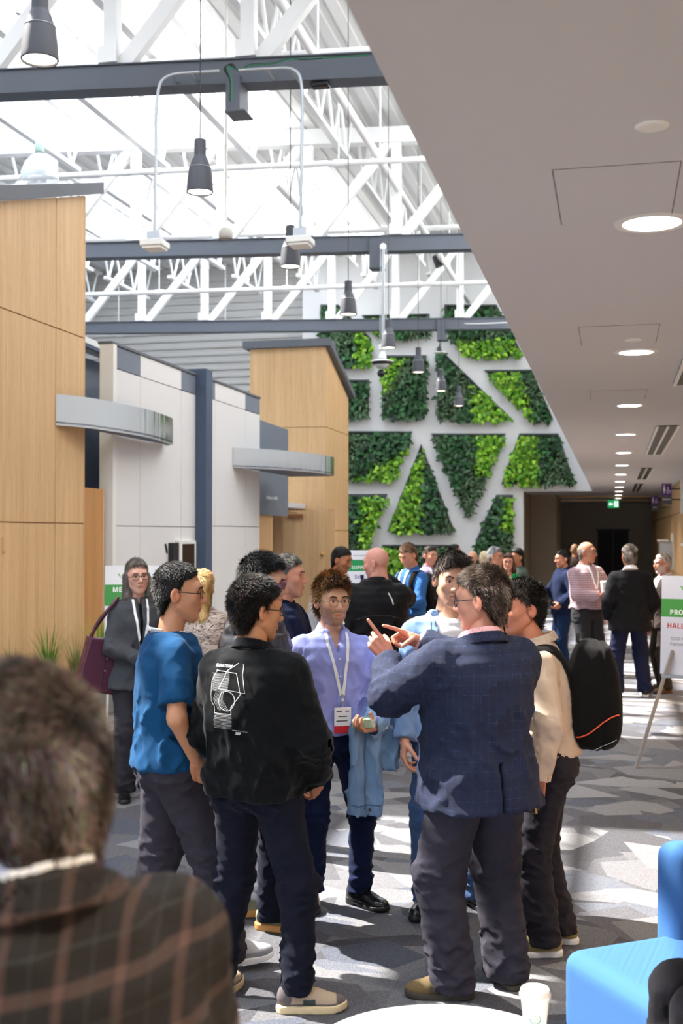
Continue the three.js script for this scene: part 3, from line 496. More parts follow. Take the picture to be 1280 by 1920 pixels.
  for (let k = 0; k < 3; k++) part('cable', tube([Pz(432 + k, 190), Pz(431 + k, 150), Pz(420 + 3 * k, 128 - 3 * k), Pz(435, 120 + 4 * k), Pz(446, 132), Pz(470, 121 + k), Pz(515, 118), Pz(545, 108 + k), Pz(560, 111), Pz(690, 101 + k)], 0.009, 90, 6), k === 2 ? plain('#1f7a55', 0.5) : M.black, cb);
  // horn speaker on a white pole
  const hs = thing('horn_speaker', 'small white cone speaker on a white drop pole', 'speaker'), hz = trussLine[0](-5).z - 1.2, hp = at(423, 448, 'z', hz); part('cone', lathe([[0.001, 0.1], [0.05, 0.1], [0.055, 0.09], [0.08, 0], [0.085, 0.11], [0.088, 0.12], [0.07, 0.12]], 28), M.plastic, hs).position.copy(hp); bar('pole', hp.clone().add(V(0, 0.1, 0)), V(hp.x, 9.15, hz), 0.017, 0, M.plastic, hs, true);
  // high-bay lamp above the oak front
  const hb = thing('high_bay_lamp', 'ribbed clear high bay lamp above the oak front', 'lamp'), hq = at(74, 338, 'z', -15.2); hb.position.copy(hq);
  part('reflector', lathe([[0.26, 0], [0.27, 0.01], [0.255, 0.12], [0.2, 0.25], [0.11, 0.35], [0.05, 0.38], [0.05, 0.4]], 40), phys({ color: hex('#e8ecee'), roughness: 0.25, transmission: 0.5, thickness: 0 }), hb); part('ballast', lathe([[0.001, 0.56], [0.06, 0.56], [0.07, 0.4], [0.001, 0.4]], 24), plain('#b9d6cc', 0.5), hb); bar('stem', V(0, 0.55, 0), V(0, 9.45 - hq.y, 0), 0.02, 0, M.steelWhite, hb, true);
  // dome camera on its mast
  const dz = trussLine[1](-4).z + 0.3, D = (x, y) => at(x, y, 'z', dz), dc = thing('dome_camera', 'white dome security camera on a mast under the second beam', 'camera'), c0 = D(716, 672);
  bar('bracket', D(718, 464), V(D(718, 464).x, D(718, 464).y, trussLine[1](-4).z), 0.04, 0.04, M.galv, dc); const u = 0.0078; part('shroud', lathe([[0.001, 4.2 * u], [1.3 * u, 4.2 * u], [1.3 * u, 2 * u], [2.2 * u, 0.9 * u], [3.2 * u, 0.1 * u], [24 * u, -6 * u], [25 * u, -8 * u], [20 * u, -9 * u]].map(([r, y]) => [r, y]), 36), M.plastic, dc).position.copy(c0);
  part('collar', new THREE.CylinderGeometry(0.075, 0.07, 0.09, 28), M.plastic, dc).position.copy(D(717, 651)); part('neck', new THREE.CylinderGeometry(0.03, 0.07, 0.14, 24), M.plastic, dc).position.copy(D(717, 664));
  part('band', lathe([[0.17, 0], [0.13, -0.05], [0.09, -0.1], [0.001, -0.11]], 32), plain('#cfd0cf', 0.3), dc).position.copy(D(716, 679)); part('black_ring', lathe([[0.185, 0.005], [0.155, -0.035], [0.15, -0.03]], 32), M.blackGloss, dc).position.copy(D(716, 680)); part('lens_ball', new THREE.SphereGeometry(0.065, 28, 20), M.blackGloss, dc).position.copy(D(714, 700));
  for (const o of [-5, -1, 2, 6]) bar('mast', D(717 + o, 648), D(718 + o, 466), o === -1 || o === 2 ? 0.014 : 0.006, 0, M.galv, dc, true); part('mast_plate', new THREE.CylinderGeometry(0.055, 0.055, 0.02, 24).rotateX(Math.PI / 2), M.plastic, dc).position.copy(D(718, 462));
  // spotlight heads under the roof, small disc reflector on the far beam
  const sp = thing('spot_projector', 'black theatre spotlight above the farthest beam', 'spotlight'), s0 = at(820, 489, 'z', -25); part('housing', new THREE.CylinderGeometry(0.07, 0.11, 0.24, 20).rotateZ(0.5), M.black, sp).position.copy(s0); bar('yoke', s0, s0.clone().add(V(0, 0.25, 0)), 0.03, 0.03, M.black, sp);
  const sq = thing('beam_speaker', 'flat black speaker under the nearest beam by the soffit', 'speaker'), s1 = at(603, 163, 'z', trussLine[0](-3).z); part('housing', new RoundedBoxGeometry(0.2, 0.06, 0.12, 3, 0.02), M.blackGloss, sq).position.copy(s1.add(V(0, 0, 0.05)));
  const rf = thing('disc_antenna', 'white disc antenna hanging from the farthest beam', 'antenna'), r0 = at(824, 661, 'z', trussLine[2](-4).z + 0.1); part('disc', new THREE.CylinderGeometry(0.145, 0.15, 0.015, 32), M.plastic, rf).position.copy(r0); part('stem', new THREE.CylinderGeometry(0.015, 0.035, 0.2, 16), M.black, rf).position.copy(r0).add(V(0, 0.11, 0)); part('hook', new THREE.CylinderGeometry(0.008, 0.008, 0.14, 8), M.black, rf).position.copy(r0).add(V(0, 0.27, 0));
  const wc = thing('loose_cable', 'white cable looped along the farthest beam', 'cable'), wz = trussLine[2](-3).z + 0.16; part('cable', tube([[815, 618], [817, 610], [824, 606], [840, 604], [880, 607], [950, 605]].map(([x, y]) => at(x, y, 'z', wz)), 0.012, 50, 6), M.plastic, wc);
}

// ============ people: signed distance fields meshed with surface nets ============
const smin = (a, b, k) => { const h = Math.max(k - Math.abs(a - b), 0) / k; return Math.min(a, b) - h * h * k * 0.25; };
const smax = (a, b, k) => -smin(-a, -b, k);
const cone = (a, b, ra, rb) => {                                      // tapered capsule
  const bx = b[0] - a[0], by = b[1] - a[1], bz = b[2] - a[2], q = 1 / (bx * bx + by * by + bz * bz + 1e-9);
  return (x, y, z) => { const px = x - a[0], py = y - a[1], pz = z - a[2]; let t = (px * bx + py * by + pz * bz) * q; t = t < 0 ? 0 : t > 1 ? 1 : t; const dx = px - bx * t, dy = py - by * t, dz = pz - bz * t; return Math.sqrt(dx * dx + dy * dy + dz * dz) - (ra + (rb - ra) * t); };
};
const ell = (c, r) => (x, y, z) => { const a = (x - c[0]) / r[0], b = (y - c[1]) / r[1], d = (z - c[2]) / r[2], k0 = Math.sqrt(a * a + b * b + d * d), k1 = Math.sqrt((a / r[0]) ** 2 + (b / r[1]) ** 2 + (d / r[2]) ** 2); return k1 < 1e-9 ? -Math.min(...r) : k0 * (k0 - 1) / k1; };
function nets(f, lo, hi, c) {
  const n = [0, 1, 2].map((i) => Math.ceil((hi[i] - lo[i]) / c) + 2), [nx, ny, nz] = n, A = new Float32Array(nx * ny * nz), B = 4, far = B * c * 1.1 + 0.014;
  for (let bk = 0; bk < nz; bk += B) for (let bj = 0; bj < ny; bj += B) for (let bi = 0; bi < nx; bi += B) {
    const v = f(lo[0] + (bi + 1.5) * c, lo[1] + (bj + 1.5) * c, lo[2] + (bk + 1.5) * c), skip = Math.abs(v) > far;
    for (let k = bk; k < Math.min(bk + B, nz); k++) for (let j = bj; j < Math.min(bj + B, ny); j++) for (let i = bi; i < Math.min(bi + B, nx); i++)
      A[(k * ny + j) * nx + i] = skip ? v : f(lo[0] + i * c, lo[1] + j * c, lo[2] + k * c);
  }
  const id = new Int32Array(nx * ny * nz).fill(-1), pos = [], idx = [], off = [];
  for (let k = 0; k < 8; k++) off.push([(k & 1), (k >> 1) & 1, k >> 2]);
  const E = []; for (let a = 0; a < 8; a++) for (let b = a + 1; b < 8; b++) { const d = a ^ b; if (d === 1 || d === 2 || d === 4) E.push([a, b]); }
  const v = new Float32Array(8);
  for (let k = 0; k < nz - 1; k++) for (let j = 0; j < ny - 1; j++) for (let i = 0; i < nx - 1; i++) {
    const o = (k * ny + j) * nx + i; let m = 0;
    v[0] = A[o]; v[1] = A[o + 1]; v[2] = A[o + nx]; v[3] = A[o + nx + 1]; v[4] = A[o + nx * ny]; v[5] = A[o + nx * ny + 1]; v[6] = A[o + nx * ny + nx]; v[7] = A[o + nx * ny + nx + 1];
    for (let a = 0; a < 8; a++) if (v[a] < 0) m |= 1 << a;
    if (m === 0 || m === 255) continue;
    let x = 0, y = 0, z = 0, w = 0;
    for (const [a, b] of E) if ((v[a] < 0) !== (v[b] < 0)) { const t = v[a] / (v[a] - v[b]); x += off[a][0] + (off[b][0] - off[a][0]) * t; y += off[a][1] + (off[b][1] - off[a][1]) * t; z += off[a][2] + (off[b][2] - off[a][2]) * t; w++; }
    id[o] = pos.length / 3; pos.push(lo[0] + (i + x / w) * c, lo[1] + (j + y / w) * c, lo[2] + (k + z / w) * c);
  }
  const quad = (a, b, c2, d, s) => { if (a < 0 || b < 0 || c2 < 0 || d < 0) return; if (s) idx.push(a, b, c2, a, c2, d); else idx.push(a, c2, b, a, d, c2); };
  const sx = 1, sy = nx, sz = nx * ny;
  for (let k = 1; k < nz - 1; k++) for (let j = 1; j < ny - 1; j++) for (let i = 1; i < nx - 1; i++) {
    const o = (k * ny + j) * nx + i, s = A[o] < 0;
    if (s !== (A[o + sx] < 0)) quad(id[o - sy - sz], id[o - sz], id[o], id[o - sy], s);
    if (s !== (A[o + sy] < 0)) quad(id[o - sx - sz], id[o - sx], id[o], id[o - sz], s);
    if (s !== (A[o + sz] < 0)) quad(id[o - sx - sy], id[o - sy], id[o], id[o - sx], s);
  }
  const g = new THREE.BufferGeometry(); g.setAttribute('position', new THREE.Float32BufferAttribute(pos, 3)); g.setIndex(idx); g.computeVertexNormals(); return g;
}
function uvBy(g, k, s = 1) { const p = g.attributes.position, uv = new Float32Array(p.count * 2); for (let i = 0; i < p.count; i++) { uv[2 * i] = (p.getX(i) + k * p.getZ(i)) * s; uv[2 * i + 1] = p.getY(i) * s; } g.setAttribute('uv', new THREE.BufferAttribute(uv, 2)); return g; }
function paint(g, f) { const p = g.attributes.position, c = new Float32Array(p.count * 3); for (let i = 0; i < p.count; i++) c.set(f(p.getX(i), p.getY(i), p.getZ(i)), 3 * i); g.setAttribute('color', new THREE.BufferAttribute(c, 3)); return g; }
const lin = (h) => { const c = hex(h); return [c.r, c.g, c.b]; };
const v3 = { sub: (a, b) => [a[0] - b[0], a[1] - b[1], a[2] - b[2]], add: (a, b, s = 1) => [a[0] + b[0] * s, a[1] + b[1] * s, a[2] + b[2] * s], len: (a) => Math.hypot(...a), norm: (a) => { const l = Math.hypot(...a) || 1; return a.map((x) => x / l); }, dot: (a, b) => a[0] * b[0] + a[1] * b[1] + a[2] * b[2], cross: (a, b) => [a[1] * b[2] - a[2] * b[1], a[2] * b[0] - a[0] * b[2], a[0] * b[1] - a[1] * b[0]], mix: (a, b, t) => a.map((x, i) => x + (b[i] - x) * t) };
function ik(S, W, a, b, hint) {                                       // elbow or knee between S and W
  let d = v3.sub(W, S), L = v3.len(d); const mx = (a + b) * 0.995; if (L > mx) { W = v3.add(S, d, mx / L); d = v3.sub(W, S); L = mx; }
  const u = v3.norm(d), t = (a * a - b * b + L * L) / (2 * L), h = Math.sqrt(Math.max(0, a * a - t * t)), hh = v3.sub(hint, v3.add([0, 0, 0], u, v3.dot(hint, u)));
  return { E: v3.add(v3.add(S, u, t), v3.norm(hh), h), W };
}
const prof = (T) => (y) => { let i = 0; while (i < T.length - 2 && y > T[i + 1][0]) i++; const a = T[i], b = T[i + 1], t = smooth(0, 1, clamp((y - a[0]) / (b[0] - a[0]), 0, 1)); return a.map((x, k) => x + (b[k] - x) * t); };
const bounds = (pts, m) => [[0, 1, 2].map((i) => Math.min(...pts.map((p) => p[i])) - m), [0, 1, 2].map((i) => Math.max(...pts.map((p) => p[i])) + m)];
const rayHit = (f, o, d, max = 0.7) => { let t = 0; for (let i = 0; i < 60 && t < max; i++) { const r = f(o[0] + d[0] * t, o[1] + d[1] * t, o[2] + d[2] * t); if (r < 0.0012) return t; t += Math.max(r * 0.7, 0.0008); } return null; };

const dye = (c) => { const k = hex(c), l = 0.3 * k.r + 0.6 * k.g + 0.1 * k.b; return k.multiplyScalar(lerp(0.5, 1, smooth(0.06, 0.4, l))); };
const cloth = (c, o = {}) => phys({ color: dye(c), roughness: 0.92, bumpMap: weave, bumpScale: 0.0012, specularIntensity: 0.35, sheen: 0.06, sheenRoughness: 0.6, sheenColor: hex('#ffffff'), ...o });
M.skin = phys({ color: 0xffffff, vertexColors: true, roughness: 0.52, specularIntensity: 0.6 });
M.hair = phys({ color: 0xffffff, vertexColors: true, roughness: 0.62, specularIntensity: 0.5 });
M.eye = phys({ color: 0xffffff, vertexColors: true, roughness: 0.15 });

// --- head, in head space: face to +z, origin between the ears ---
function headField(o = {}) {
  const w = o.wide ?? 1, jaw = o.jaw ?? 1;
  const cran = ell([0, 0.032, -0.014], [0.076 * w, 0.09, 0.096]), face = ell([0, -0.03, 0.028], [0.061 * w, 0.085, 0.062]), brow = cone([-0.034, 0.03, 0.07], [0.034, 0.03, 0.07], 0.02, 0.02);
  const chin = cone([0, -0.1 * jaw, 0.056], [0, -0.092 * jaw, 0.05], 0.021, 0.024), jl = cone([-0.052 * w, -0.052, 0.0], [-0.014, -0.098 * jaw, 0.055], 0.02, 0.018), jr = cone([0.052 * w, -0.052, 0.0], [0.014, -0.098 * jaw, 0.055], 0.02, 0.018);
  const nb = cone([0, 0.018, 0.084], [0, -0.024, 0.104], 0.0085, 0.0115), nt = ell([0, -0.03, 0.102], [0.0135, 0.011, 0.014]), nl = ell([-0.0125, -0.033, 0.092], [0.0085, 0.009, 0.012]), nr = ell([0.0125, -0.033, 0.092], [0.0085, 0.009, 0.012]);
  const ul = ell([0, -0.0595, 0.083], [0.024, 0.0065, 0.0115]), ll = ell([0, -0.07, 0.081], [0.021, 0.007, 0.012]), slit = ell([0, -0.0645, 0.094], [0.022, 0.0018, 0.008]);
  const ck1 = ell([-0.04, -0.018, 0.055], [0.024, 0.024, 0.024]), ck2 = ell([0.04, -0.018, 0.055], [0.024, 0.024, 0.024]);
  const e1 = ell([-0.031, 0.008, 0.094], [0.019, 0.0125, 0.018]), e2 = ell([0.031, 0.008, 0.094], [0.019, 0.0125, 0.018]), n = cone([0, -0.06, -0.022], [0, -0.2, -0.04], 0.052, 0.058);
  const ear = (s) => { const c = ell([s * 0.083 * w, -0.006, -0.014], [0.011, 0.033, 0.02]), h = ell([s * 0.093 * w, -0.002, -0.008], [0.006, 0.019, 0.011]); return (x, y, z) => smax(c(x - s * (-z - 0.014) * 0.35, y, z), -h(x - s * (-z - 0.014) * 0.35, y, z), 0.006); }, a1 = ear(-1), a2 = ear(1);
  return (x, y, z) => {
    let d = smin(cran(x, y, z), face(x, y, z), 0.03);
    if (z > -0.04 && y < 0.06) { d = smin(d, Math.min(jl(x, y, z), jr(x, y, z)), 0.025); d = smin(d, chin(x, y, z), 0.022); }
    d = smin(d, n(x, y, z), 0.02);
    if (z > 0.02) {
      d = smin(d, brow(x, y, z), 0.016); d = smin(d, Math.min(ck1(x, y, z), ck2(x, y, z)), 0.02); d = smax(d, -Math.min(e1(x, y, z), e2(x, y, z)), 0.012);
      d = smin(d, nb(x, y, z), 0.012); d = smin(d, nt(x, y, z), 0.008); d = smin(d, Math.min(nl(x, y, z), nr(x, y, z)), 0.006);
      d = smin(d, Math.min(ul(x, y, z), ll(x, y, z)), 0.006); d = smax(d, -slit(x, y, z), 0.003);
    }
    return smin(d, Math.min(a1(x, y, z), a2(x, y, z)), 0.008);
  };
}
const hairLine = prof([[-0.1, -0.075], [-0.085, -0.062], [-0.045, -0.044], [-0.03, -0.032], [-0.014, -0.006], [0.0, 0.012], [0.026, 0.02], [0.042, 0.03], [0.058, 0.04], [0.074, 0.062], [0.088, 0.088], [0.1, 0.14]].map(([y, z]) => [y, z]));
function hairField(h, w) {
  const L = h.len ?? 0.014, base = ell([0, 0.036, -0.016], [0.077 * w + L * 0.42, 0.09 + L * 1.15, 0.097 + L * 0.9]), n1 = cone([-0.026 * w, -0.02, -0.045], [-0.018, -0.085, -0.05], 0.05 + L * 0.35, 0.042), n2 = cone([0.026 * w, -0.02, -0.045], [0.018, -0.085, -0.05], 0.05 + L * 0.35, 0.042), nape = (x, y, z) => Math.min(n1(x, y, z), n2(x, y, z)), extra = (h.extra || []).map(([a, b, ra, rb]) => cone(a, b, ra, rb)), puff = (h.puff || []).map(([c, r]) => ell(c, r)), line = h.line || 0;
  return (x, y, z) => {
    let d = smin(base(x, y, z), nape(x, y, z), 0.03);
    for (const p of puff) d = smin(d, p(x, y, z), 0.02);
    const lim = hairLine(y)[1] + line * smooth(0.02, 0.08, y) + (h.fringe || 0) * smooth(0.03, 0.08, y) + (Math.abs(x) > 0.045 ? -(Math.abs(x) - 0.045) * 0.35 : 0);
    d = smax(d, (z - lim) * 0.75, 0.012); d = smax(d, -0.092 - y, 0.012);
    if (h.bald) { d = smax(d, y - (h.baldY ?? 0.035) - (z > 0 ? 0 : 0.0) + (z + 0.1) * 0.12, 0.01); }
    for (const e of extra) d = smin(d, e(x, y, z), 0.025);
    return d + (h.rough ?? 0.0014) * noise(x * 46, y * 46, z * 46) + (h.lump ?? 0.003) * noise(x * 19 + 4, y * 17, z * 19);
  };
}
// --- hand: wrist at the origin, fingers along Y, thumb to X, palm to Z ---
function handField(wrist, dir, palm, right, curls = [0.3, 0.35, 0.4, 0.45], thumb = 0.4, s = 1) {
  const Y = v3.norm(dir), Z = v3.norm(v3.sub(palm, v3.add([0, 0, 0], Y, v3.dot(palm, Y)))), X = v3.cross(Y, Z).map((v) => right ? v : -v);
  const P = (a, b, c) => [0, 1, 2].map((i) => wrist[i] + s * (X[i] * a + Y[i] * b + Z[i] * c)), fs = [], pts = [];
  const pal = [cone(P(-0.022, 0.01, 0), P(-0.03, 0.088, 0), 0.0155 * s, 0.0125 * s), cone(P(0, 0.005, 0), P(-0.003, 0.095, 0), 0.018 * s, 0.013 * s), cone(P(0.02, 0.01, 0.002), P(0.027, 0.092, 0), 0.0165 * s, 0.013 * s), cone(P(0.018, 0.02, 0.006), P(0.03, 0.05, 0.012), 0.018 * s, 0.014 * s)];
  const base = [[0.03, 0.093], [0.009, 0.099], [-0.012, 0.095], [-0.031, 0.086]], len = [[0.043, 0.027, 0.021], [0.047, 0.031, 0.022], [0.043, 0.028, 0.021], [0.034, 0.021, 0.018]];
  base.forEach(([bx, by], k) => { let p = [bx, by, 0], a = 0; const spread = bx * 1.6 * (1 - curls[k] * 0.8), r = [0.0095, 0.0095, 0.009, 0.008][k]; len[k].forEach((l, j) => { a += curls[k] * [1.35, 1.75, 1.2][j]; const q = [p[0] + Math.sin(spread) * l * Math.cos(a), p[1] + Math.cos(a) * l, p[2] + Math.sin(a) * l]; fs.push(cone(P(...p), P(...q), (r - j * 0.0007) * s, (r - 0.0007 - j * 0.0007) * s)); p = q; pts.push(P(...p)); }); });
  let p = [0.028, 0.03, 0.008], a = 0.75 - thumb * 0.2, b = 0.25 + thumb * 0.9; [0.038, 0.033, 0.027].forEach((l, j) => { const q = [p[0] + Math.sin(a) * Math.cos(b) * l, p[1] + Math.cos(a) * Math.cos(b) * l, p[2] + Math.sin(b) * l]; fs.push(cone(P(...p), P(...q), (0.0135 - j * 0.0015) * s, (0.0125 - j * 0.0017) * s)); p = q; a -= 0.35 * (0.3 + thumb); pts.push(P(...p)); });
  const f = (x, y, z) => { let d = 1e9; for (const q of pal) d = smin(d, q(x, y, z), 0.014 * s); let e = 1e9; for (const q of fs) e = Math.min(e, q(x, y, z)); return smin(d, e, 0.006 * s); };
  pts.push(wrist, P(0, 0.1, 0)); return { f, pts, P, grip: P(0.005, 0.1, 0.035), X, Y, Z };
}
const TORSO = [[0.6, 0.19, 0.135], [0.78, 0.19, 0.132], [0.92, 0.178, 0.126], [1.07, 0.16, 0.114], [1.24, 0.172, 0.122], [1.34, 0.18, 0.122], [1.41, 0.168, 0.108], [1.455, 0.118, 0.09], [1.5, 0.074, 0.068], [1.56, 0.06, 0.06]];
const TORSO_F = [[0.6, 0.18, 0.13], [0.78, 0.182, 0.13], [0.92, 0.176, 0.124], [1.07, 0.138, 0.104], [1.22, 0.152, 0.124], [1.33, 0.16, 0.13], [1.42, 0.15, 0.1], [1.47, 0.11, 0.082], [1.51, 0.07, 0.062], [1.56, 0.052, 0.055]];
const eyeGeo = (() => { const g = new THREE.SphereGeometry(0.0118, 20, 16); g.rotateX(Math.PI / 2); return paint(g, (x, y, z) => z > 0.0111 ? [0.01, 0.008, 0.008] : z > 0.0098 ? [0.09, 0.05, 0.03] : [0.7, 0.66, 0.63]); })();

function person(o) {
  const q = o.q ?? 1, H = o.H ?? 1.76, s = H / 1.785, g = o.at.isVector3 ? o.at : at(o.at[0], o.at[1], 'y', 0);
  const t = thing('person', o.label, 'person', [g.x, o.y0 ?? 0, g.z], YAW + (o.face * Math.PI) / 180, o.group);
  t.scale.setScalar(s);
  const fem = !!o.fem, w = o.w ?? 1, dp = o.depth ?? w, belly = o.belly ?? 0, lean = o.lean ?? 0.0, sway = o.sway ?? 0, tor = prof(fem ? TORSO_F : TORSO);
  const shz = (y) => lean * Math.max(0, y - 0.95) / 0.5, shx = (y) => sway * Math.max(0, y - 0.95) / 0.5;
  const SH = (fem ? 0.152 : 0.178) * (0.55 + 0.45 * w);
  const skin = lin(o.skin ?? '#c58f74'), J = {};
  // joints
  const legs = o.legs || [[0.1, 0.02, 12], [-0.1, -0.02, -12]];
  J.hip = [0, 1].map((k) => [(k ? -0.085 : 0.085) * (0.6 + 0.4 * w), o.hipY ?? 0.93, 0]);
  J.leg = legs.map(([x, z, yaw, y], k) => { const A = [x, (y ?? 0) + 0.085, z], r = ik(J.hip[k], A, 0.435, 0.425, o.kneeHint?.[k] || [Math.sin(yaw * Math.PI / 180), 0, Math.cos(yaw * Math.PI / 180)]); return { K: r.E, A: r.W, yaw: yaw * Math.PI / 180 }; });
  const AR = { L: 1, R: -1 }; J.arm = {};
  for (const k of ['L', 'R']) { const a = (o.arms || {})[k] || {}, sg = AR[k], S = [sg * SH + shx(1.42), 1.405 + (a.shrug || 0), shz(1.42) - 0.008], W = a.wrist || [sg * (SH + 0.075 + 0.04 * (w - 1)), 0.865, 0.05], r = ik(S, W, 0.285, 0.255, a.hint || [sg * 0.5, -0.2, -1]); J.arm[k] = { S, E: r.E, W: r.W, ...a }; }
  const hc0 = o.headScale ?? 1.04, hc = [shx(1.6) + (o.headX || 0), 1.663 + (o.headY || 0), shz(1.6) + 0.02 + (o.headZ || 0)], hy = (o.head || [0, 0, 0]).map((x) => x * Math.PI / 180), HM = new THREE.Matrix4().makeRotationFromEuler(new THREE.Euler(hy[1], hy[0], hy[2], 'YXZ')), HI = HM.clone().invert(), hs = hc0;
  const toHead = (x, y, z) => { const v = V((x - hc[0]) / hs, (y - hc[1]) / hs, (z - hc[2]) / hs).applyMatrix4(HI); return [v.x, v.y, v.z]; };
  HM.scale(V(hs, hs, hs)); HM.setPosition(...hc);
  const inHead = (geo) => geo.applyMatrix4(HM);
  // body skin: one continuous surface; head and hands get finer grids
  const th = (x, y, z, grow, n = 2.4) => { const [, pw, pd] = tor(y), X = x - shx(y), Z = z - shz(y) - belly * 0.5 * Math.exp(-((y - 1.1) ** 2) / 0.03), W = pw * w + grow, D = pd * dp + grow + belly * 0.5 * Math.exp(-((y - 1.1) ** 2) / 0.03); return (Math.pow(Math.pow(Math.abs(X) / W, n) + Math.pow(Math.abs(Z) / D, n), 1 / n) - 1) * Math.min(W, D); };
  const neck = cone([shx(1.45), 1.44, shz(1.45) - 0.012], [hc[0], hc[1] - 0.07, hc[2] - 0.025], 0.06, 0.053), limb = [];
  for (const k of ['L', 'R']) { const a = J.arm[k], m = fem ? 0.85 : 1; limb.push(cone(a.S, a.E, 0.05 * m, 0.041 * m), cone(a.E, a.W, 0.042 * m, 0.028 * m)); }
  J.leg.forEach((l, k) => limb.push(cone(J.hip[k], l.K, 0.072, 0.05), cone(l.K, l.A, 0.05, 0.034), cone(l.A, [l.A[0] + Math.sin(l.yaw) * 0.13, l.A[1] - 0.035, l.A[2] + Math.cos(l.yaw) * 0.13], 0.03, 0.022)));
  const bodyF = (x, y, z) => { let d = smax(smax(th(x, y, z, -0.028), y - 1.49, 0.03), 0.86 - y, 0.03); d = smin(d, neck(x, y, z), 0.02); for (const l of limb) d = smin(d, l(x, y, z), 0.02); return d; };
  const allPts = [hc, [0.2, 1.5, 0.1], [-0.2, 1.5, -0.1], ...['L', 'R'].flatMap((k) => [J.arm[k].S, J.arm[k].E, J.arm[k].W]), ...J.leg.flatMap((l) => [l.K, l.A]), ...J.hip];
  const [lo, hi] = bounds(allPts, 0.14); lo[1] = Math.min(lo[1], 0.0);
  const skinGeos = [paint(nets(bodyF, lo, [hi[0], 1.6, hi[2]], 0.016 * Math.max(1, q * 0.8)), () => skin)];
  const hf = headField(o.headShape), lipC = skin.map((v, i) => v * [0.8, 0.46, 0.47][i]), beard = o.beard ? lin(o.beard) : null, bd = o.beardAmt ?? 0.7, warm = skin.map((v, i) => v * [1.06, 0.9, 0.88][i]);
  const hg = paint(nets(hf, [-0.105, -0.15, -0.125], [0.105, 0.14, 0.13], 0.0042 * Math.max(1, q * 0.85)), (x, y, z) => {
    let c = skin; const n = noise(x * 60, y * 60, z * 60) * 0.03 + 1;
    c = v3.mix(c, warm, smooth(0.03, 0.0, Math.hypot(Math.abs(x) - 0.04, y + 0.02)) * 0.8 + smooth(0.02, 0.005, Math.hypot(x, y + 0.03)) * 0.6 + smooth(0.07, 0.085, Math.abs(x)) * 0.7);
    if (z > 0.06) c = v3.mix(c, lipC, 0.8 * smooth(1.2, 0.8, Math.hypot(x / 0.024, (y + 0.0645) / 0.0082)));
    if (beard) { const m = smooth(-0.038, -0.066, y - Math.abs(x) * 0.42) * smooth(-0.03, 0.005, z) * smooth(1.15, 1.5, Math.hypot(x / 0.024, (y + 0.066) / 0.011)) * smooth(-0.14, -0.118, y) + smooth(0.006, 0, Math.abs(y + 0.05)) * smooth(0.03, 0.02, Math.abs(x)) * (z > 0.06 ? 0.7 : 0); c = v3.mix(c, beard, clamp(m, 0, 1) * bd * (0.75 + 0.5 * noise(x * 300, y * 300, z * 300))); }
    return c.map((v) => v * n);
  });
  skinGeos.push(inHead(hg));
  const hands = {};
  for (const k of ['L', 'R']) {
    const a = J.arm[k]; if (a.noHand) continue;
    const dir = a.dir || v3.sub(a.W, a.E), h = handField(a.W, dir, a.palm || [k === 'L' ? -1 : 1, 0, 0.2], k === 'R', a.curls, a.thumb, fem ? 0.9 : 1.02); hands[k] = h;
    const bb = bounds(h.pts, 0.03), wr = cone(v3.add(a.W, v3.norm(v3.sub(a.E, a.W)), 0.05), a.W, 0.03, 0.024);
    skinGeos.push(paint(nets((x, y, z) => smin(h.f(x, y, z), wr(x, y, z), 0.015), bb[0], bb[1], 0.0038 * Math.max(1, q * 0.85)), (x, y, z) => warm.map((v) => v * (1 + 0.05 * noise(x * 90, y * 90, z * 90)))));
  }
  const body = part('body', mergeGeometries(skinGeos.map((x) => { x.deleteAttribute('uv'); return x; })), M.skin, t);
  // eyes and brows
  if (q < 2.6 && !o.noFace) {
    for (const sx of [-1, 1]) {
      const e = part('eye', eyeGeo, M.eye, t); e.applyMatrix4(HM.clone().multiply(new THREE.Matrix4().makeTranslation(sx * 0.031, 0.0065, 0.0695)).multiply(new THREE.Matrix4().makeRotationY((o.gaze || 0) * Math.PI / 180)));
      const pts = [0.014, 0.026, 0.039, 0.05].map((x, i) => { const yy = 0.0265 + [0, 0.004, 0.005, -0.001][i], h = rayHit(hf, [sx * x, yy, 0.16], [0, 0, -1]); return V(sx * x, yy, 0.16 - (h ?? 0.08)); });
      const bg = tube(pts, 0.0033, 14, 6); part('eyebrow', inHead(bg), o.browMat || (o.browMat = plain(o.brow || '#2a1e18', 0.8)), t);
      const lid = [-0.0125, -0.005, 0.004, 0.0125].map((x, i) => V(sx * 0.031 + x, 0.0085 + [0, 0.0052, 0.0052, 0][i], 0.0805 - Math.abs(x) * 0.3)); part('eyelid', inHead(tube(lid, 0.0026, 12, 6)), o.lidMat || (o.lidMat = std({ color: new THREE.Color(skin[0] * 0.8, skin[1] * 0.7, skin[2] * 0.68), roughness: 0.6 })), t);
    }
  }
  // hair
  if (o.hair) {
    const h = o.hair, hw = o.headShape?.wide ?? 1, f = hairField(h, hw), exts = (h.extra || []).flatMap((e) => [e[0], e[1]]), bb = bounds([[0.1, 0.15, 0.12], [-0.1, -0.1, -0.13], ...exts], exts.length ? 0.07 : 0.03), cols = h.colors.map(lin);
    const pick = (x, y, z) => { const n = clamp(0.5 + 0.9 * noise(x * 25 + 7, y * 12, z * 25) + 0.6 * noise(x * 90, y * 30, z * 90), 0, 0.999) * (cols.length - 1), i = Math.floor(n); return v3.mix(cols[i], cols[Math.min(i + 1, cols.length - 1)], n - i); };
    let hg2 = paint(nets(f, bb[0], bb[1], 0.0052 * Math.max(1, q * 0.85)), (x, y, z) => pick(x, y, z).map((v) => v * 0.8));
    const N = Math.round((h.strands ?? 0) * 1.8);
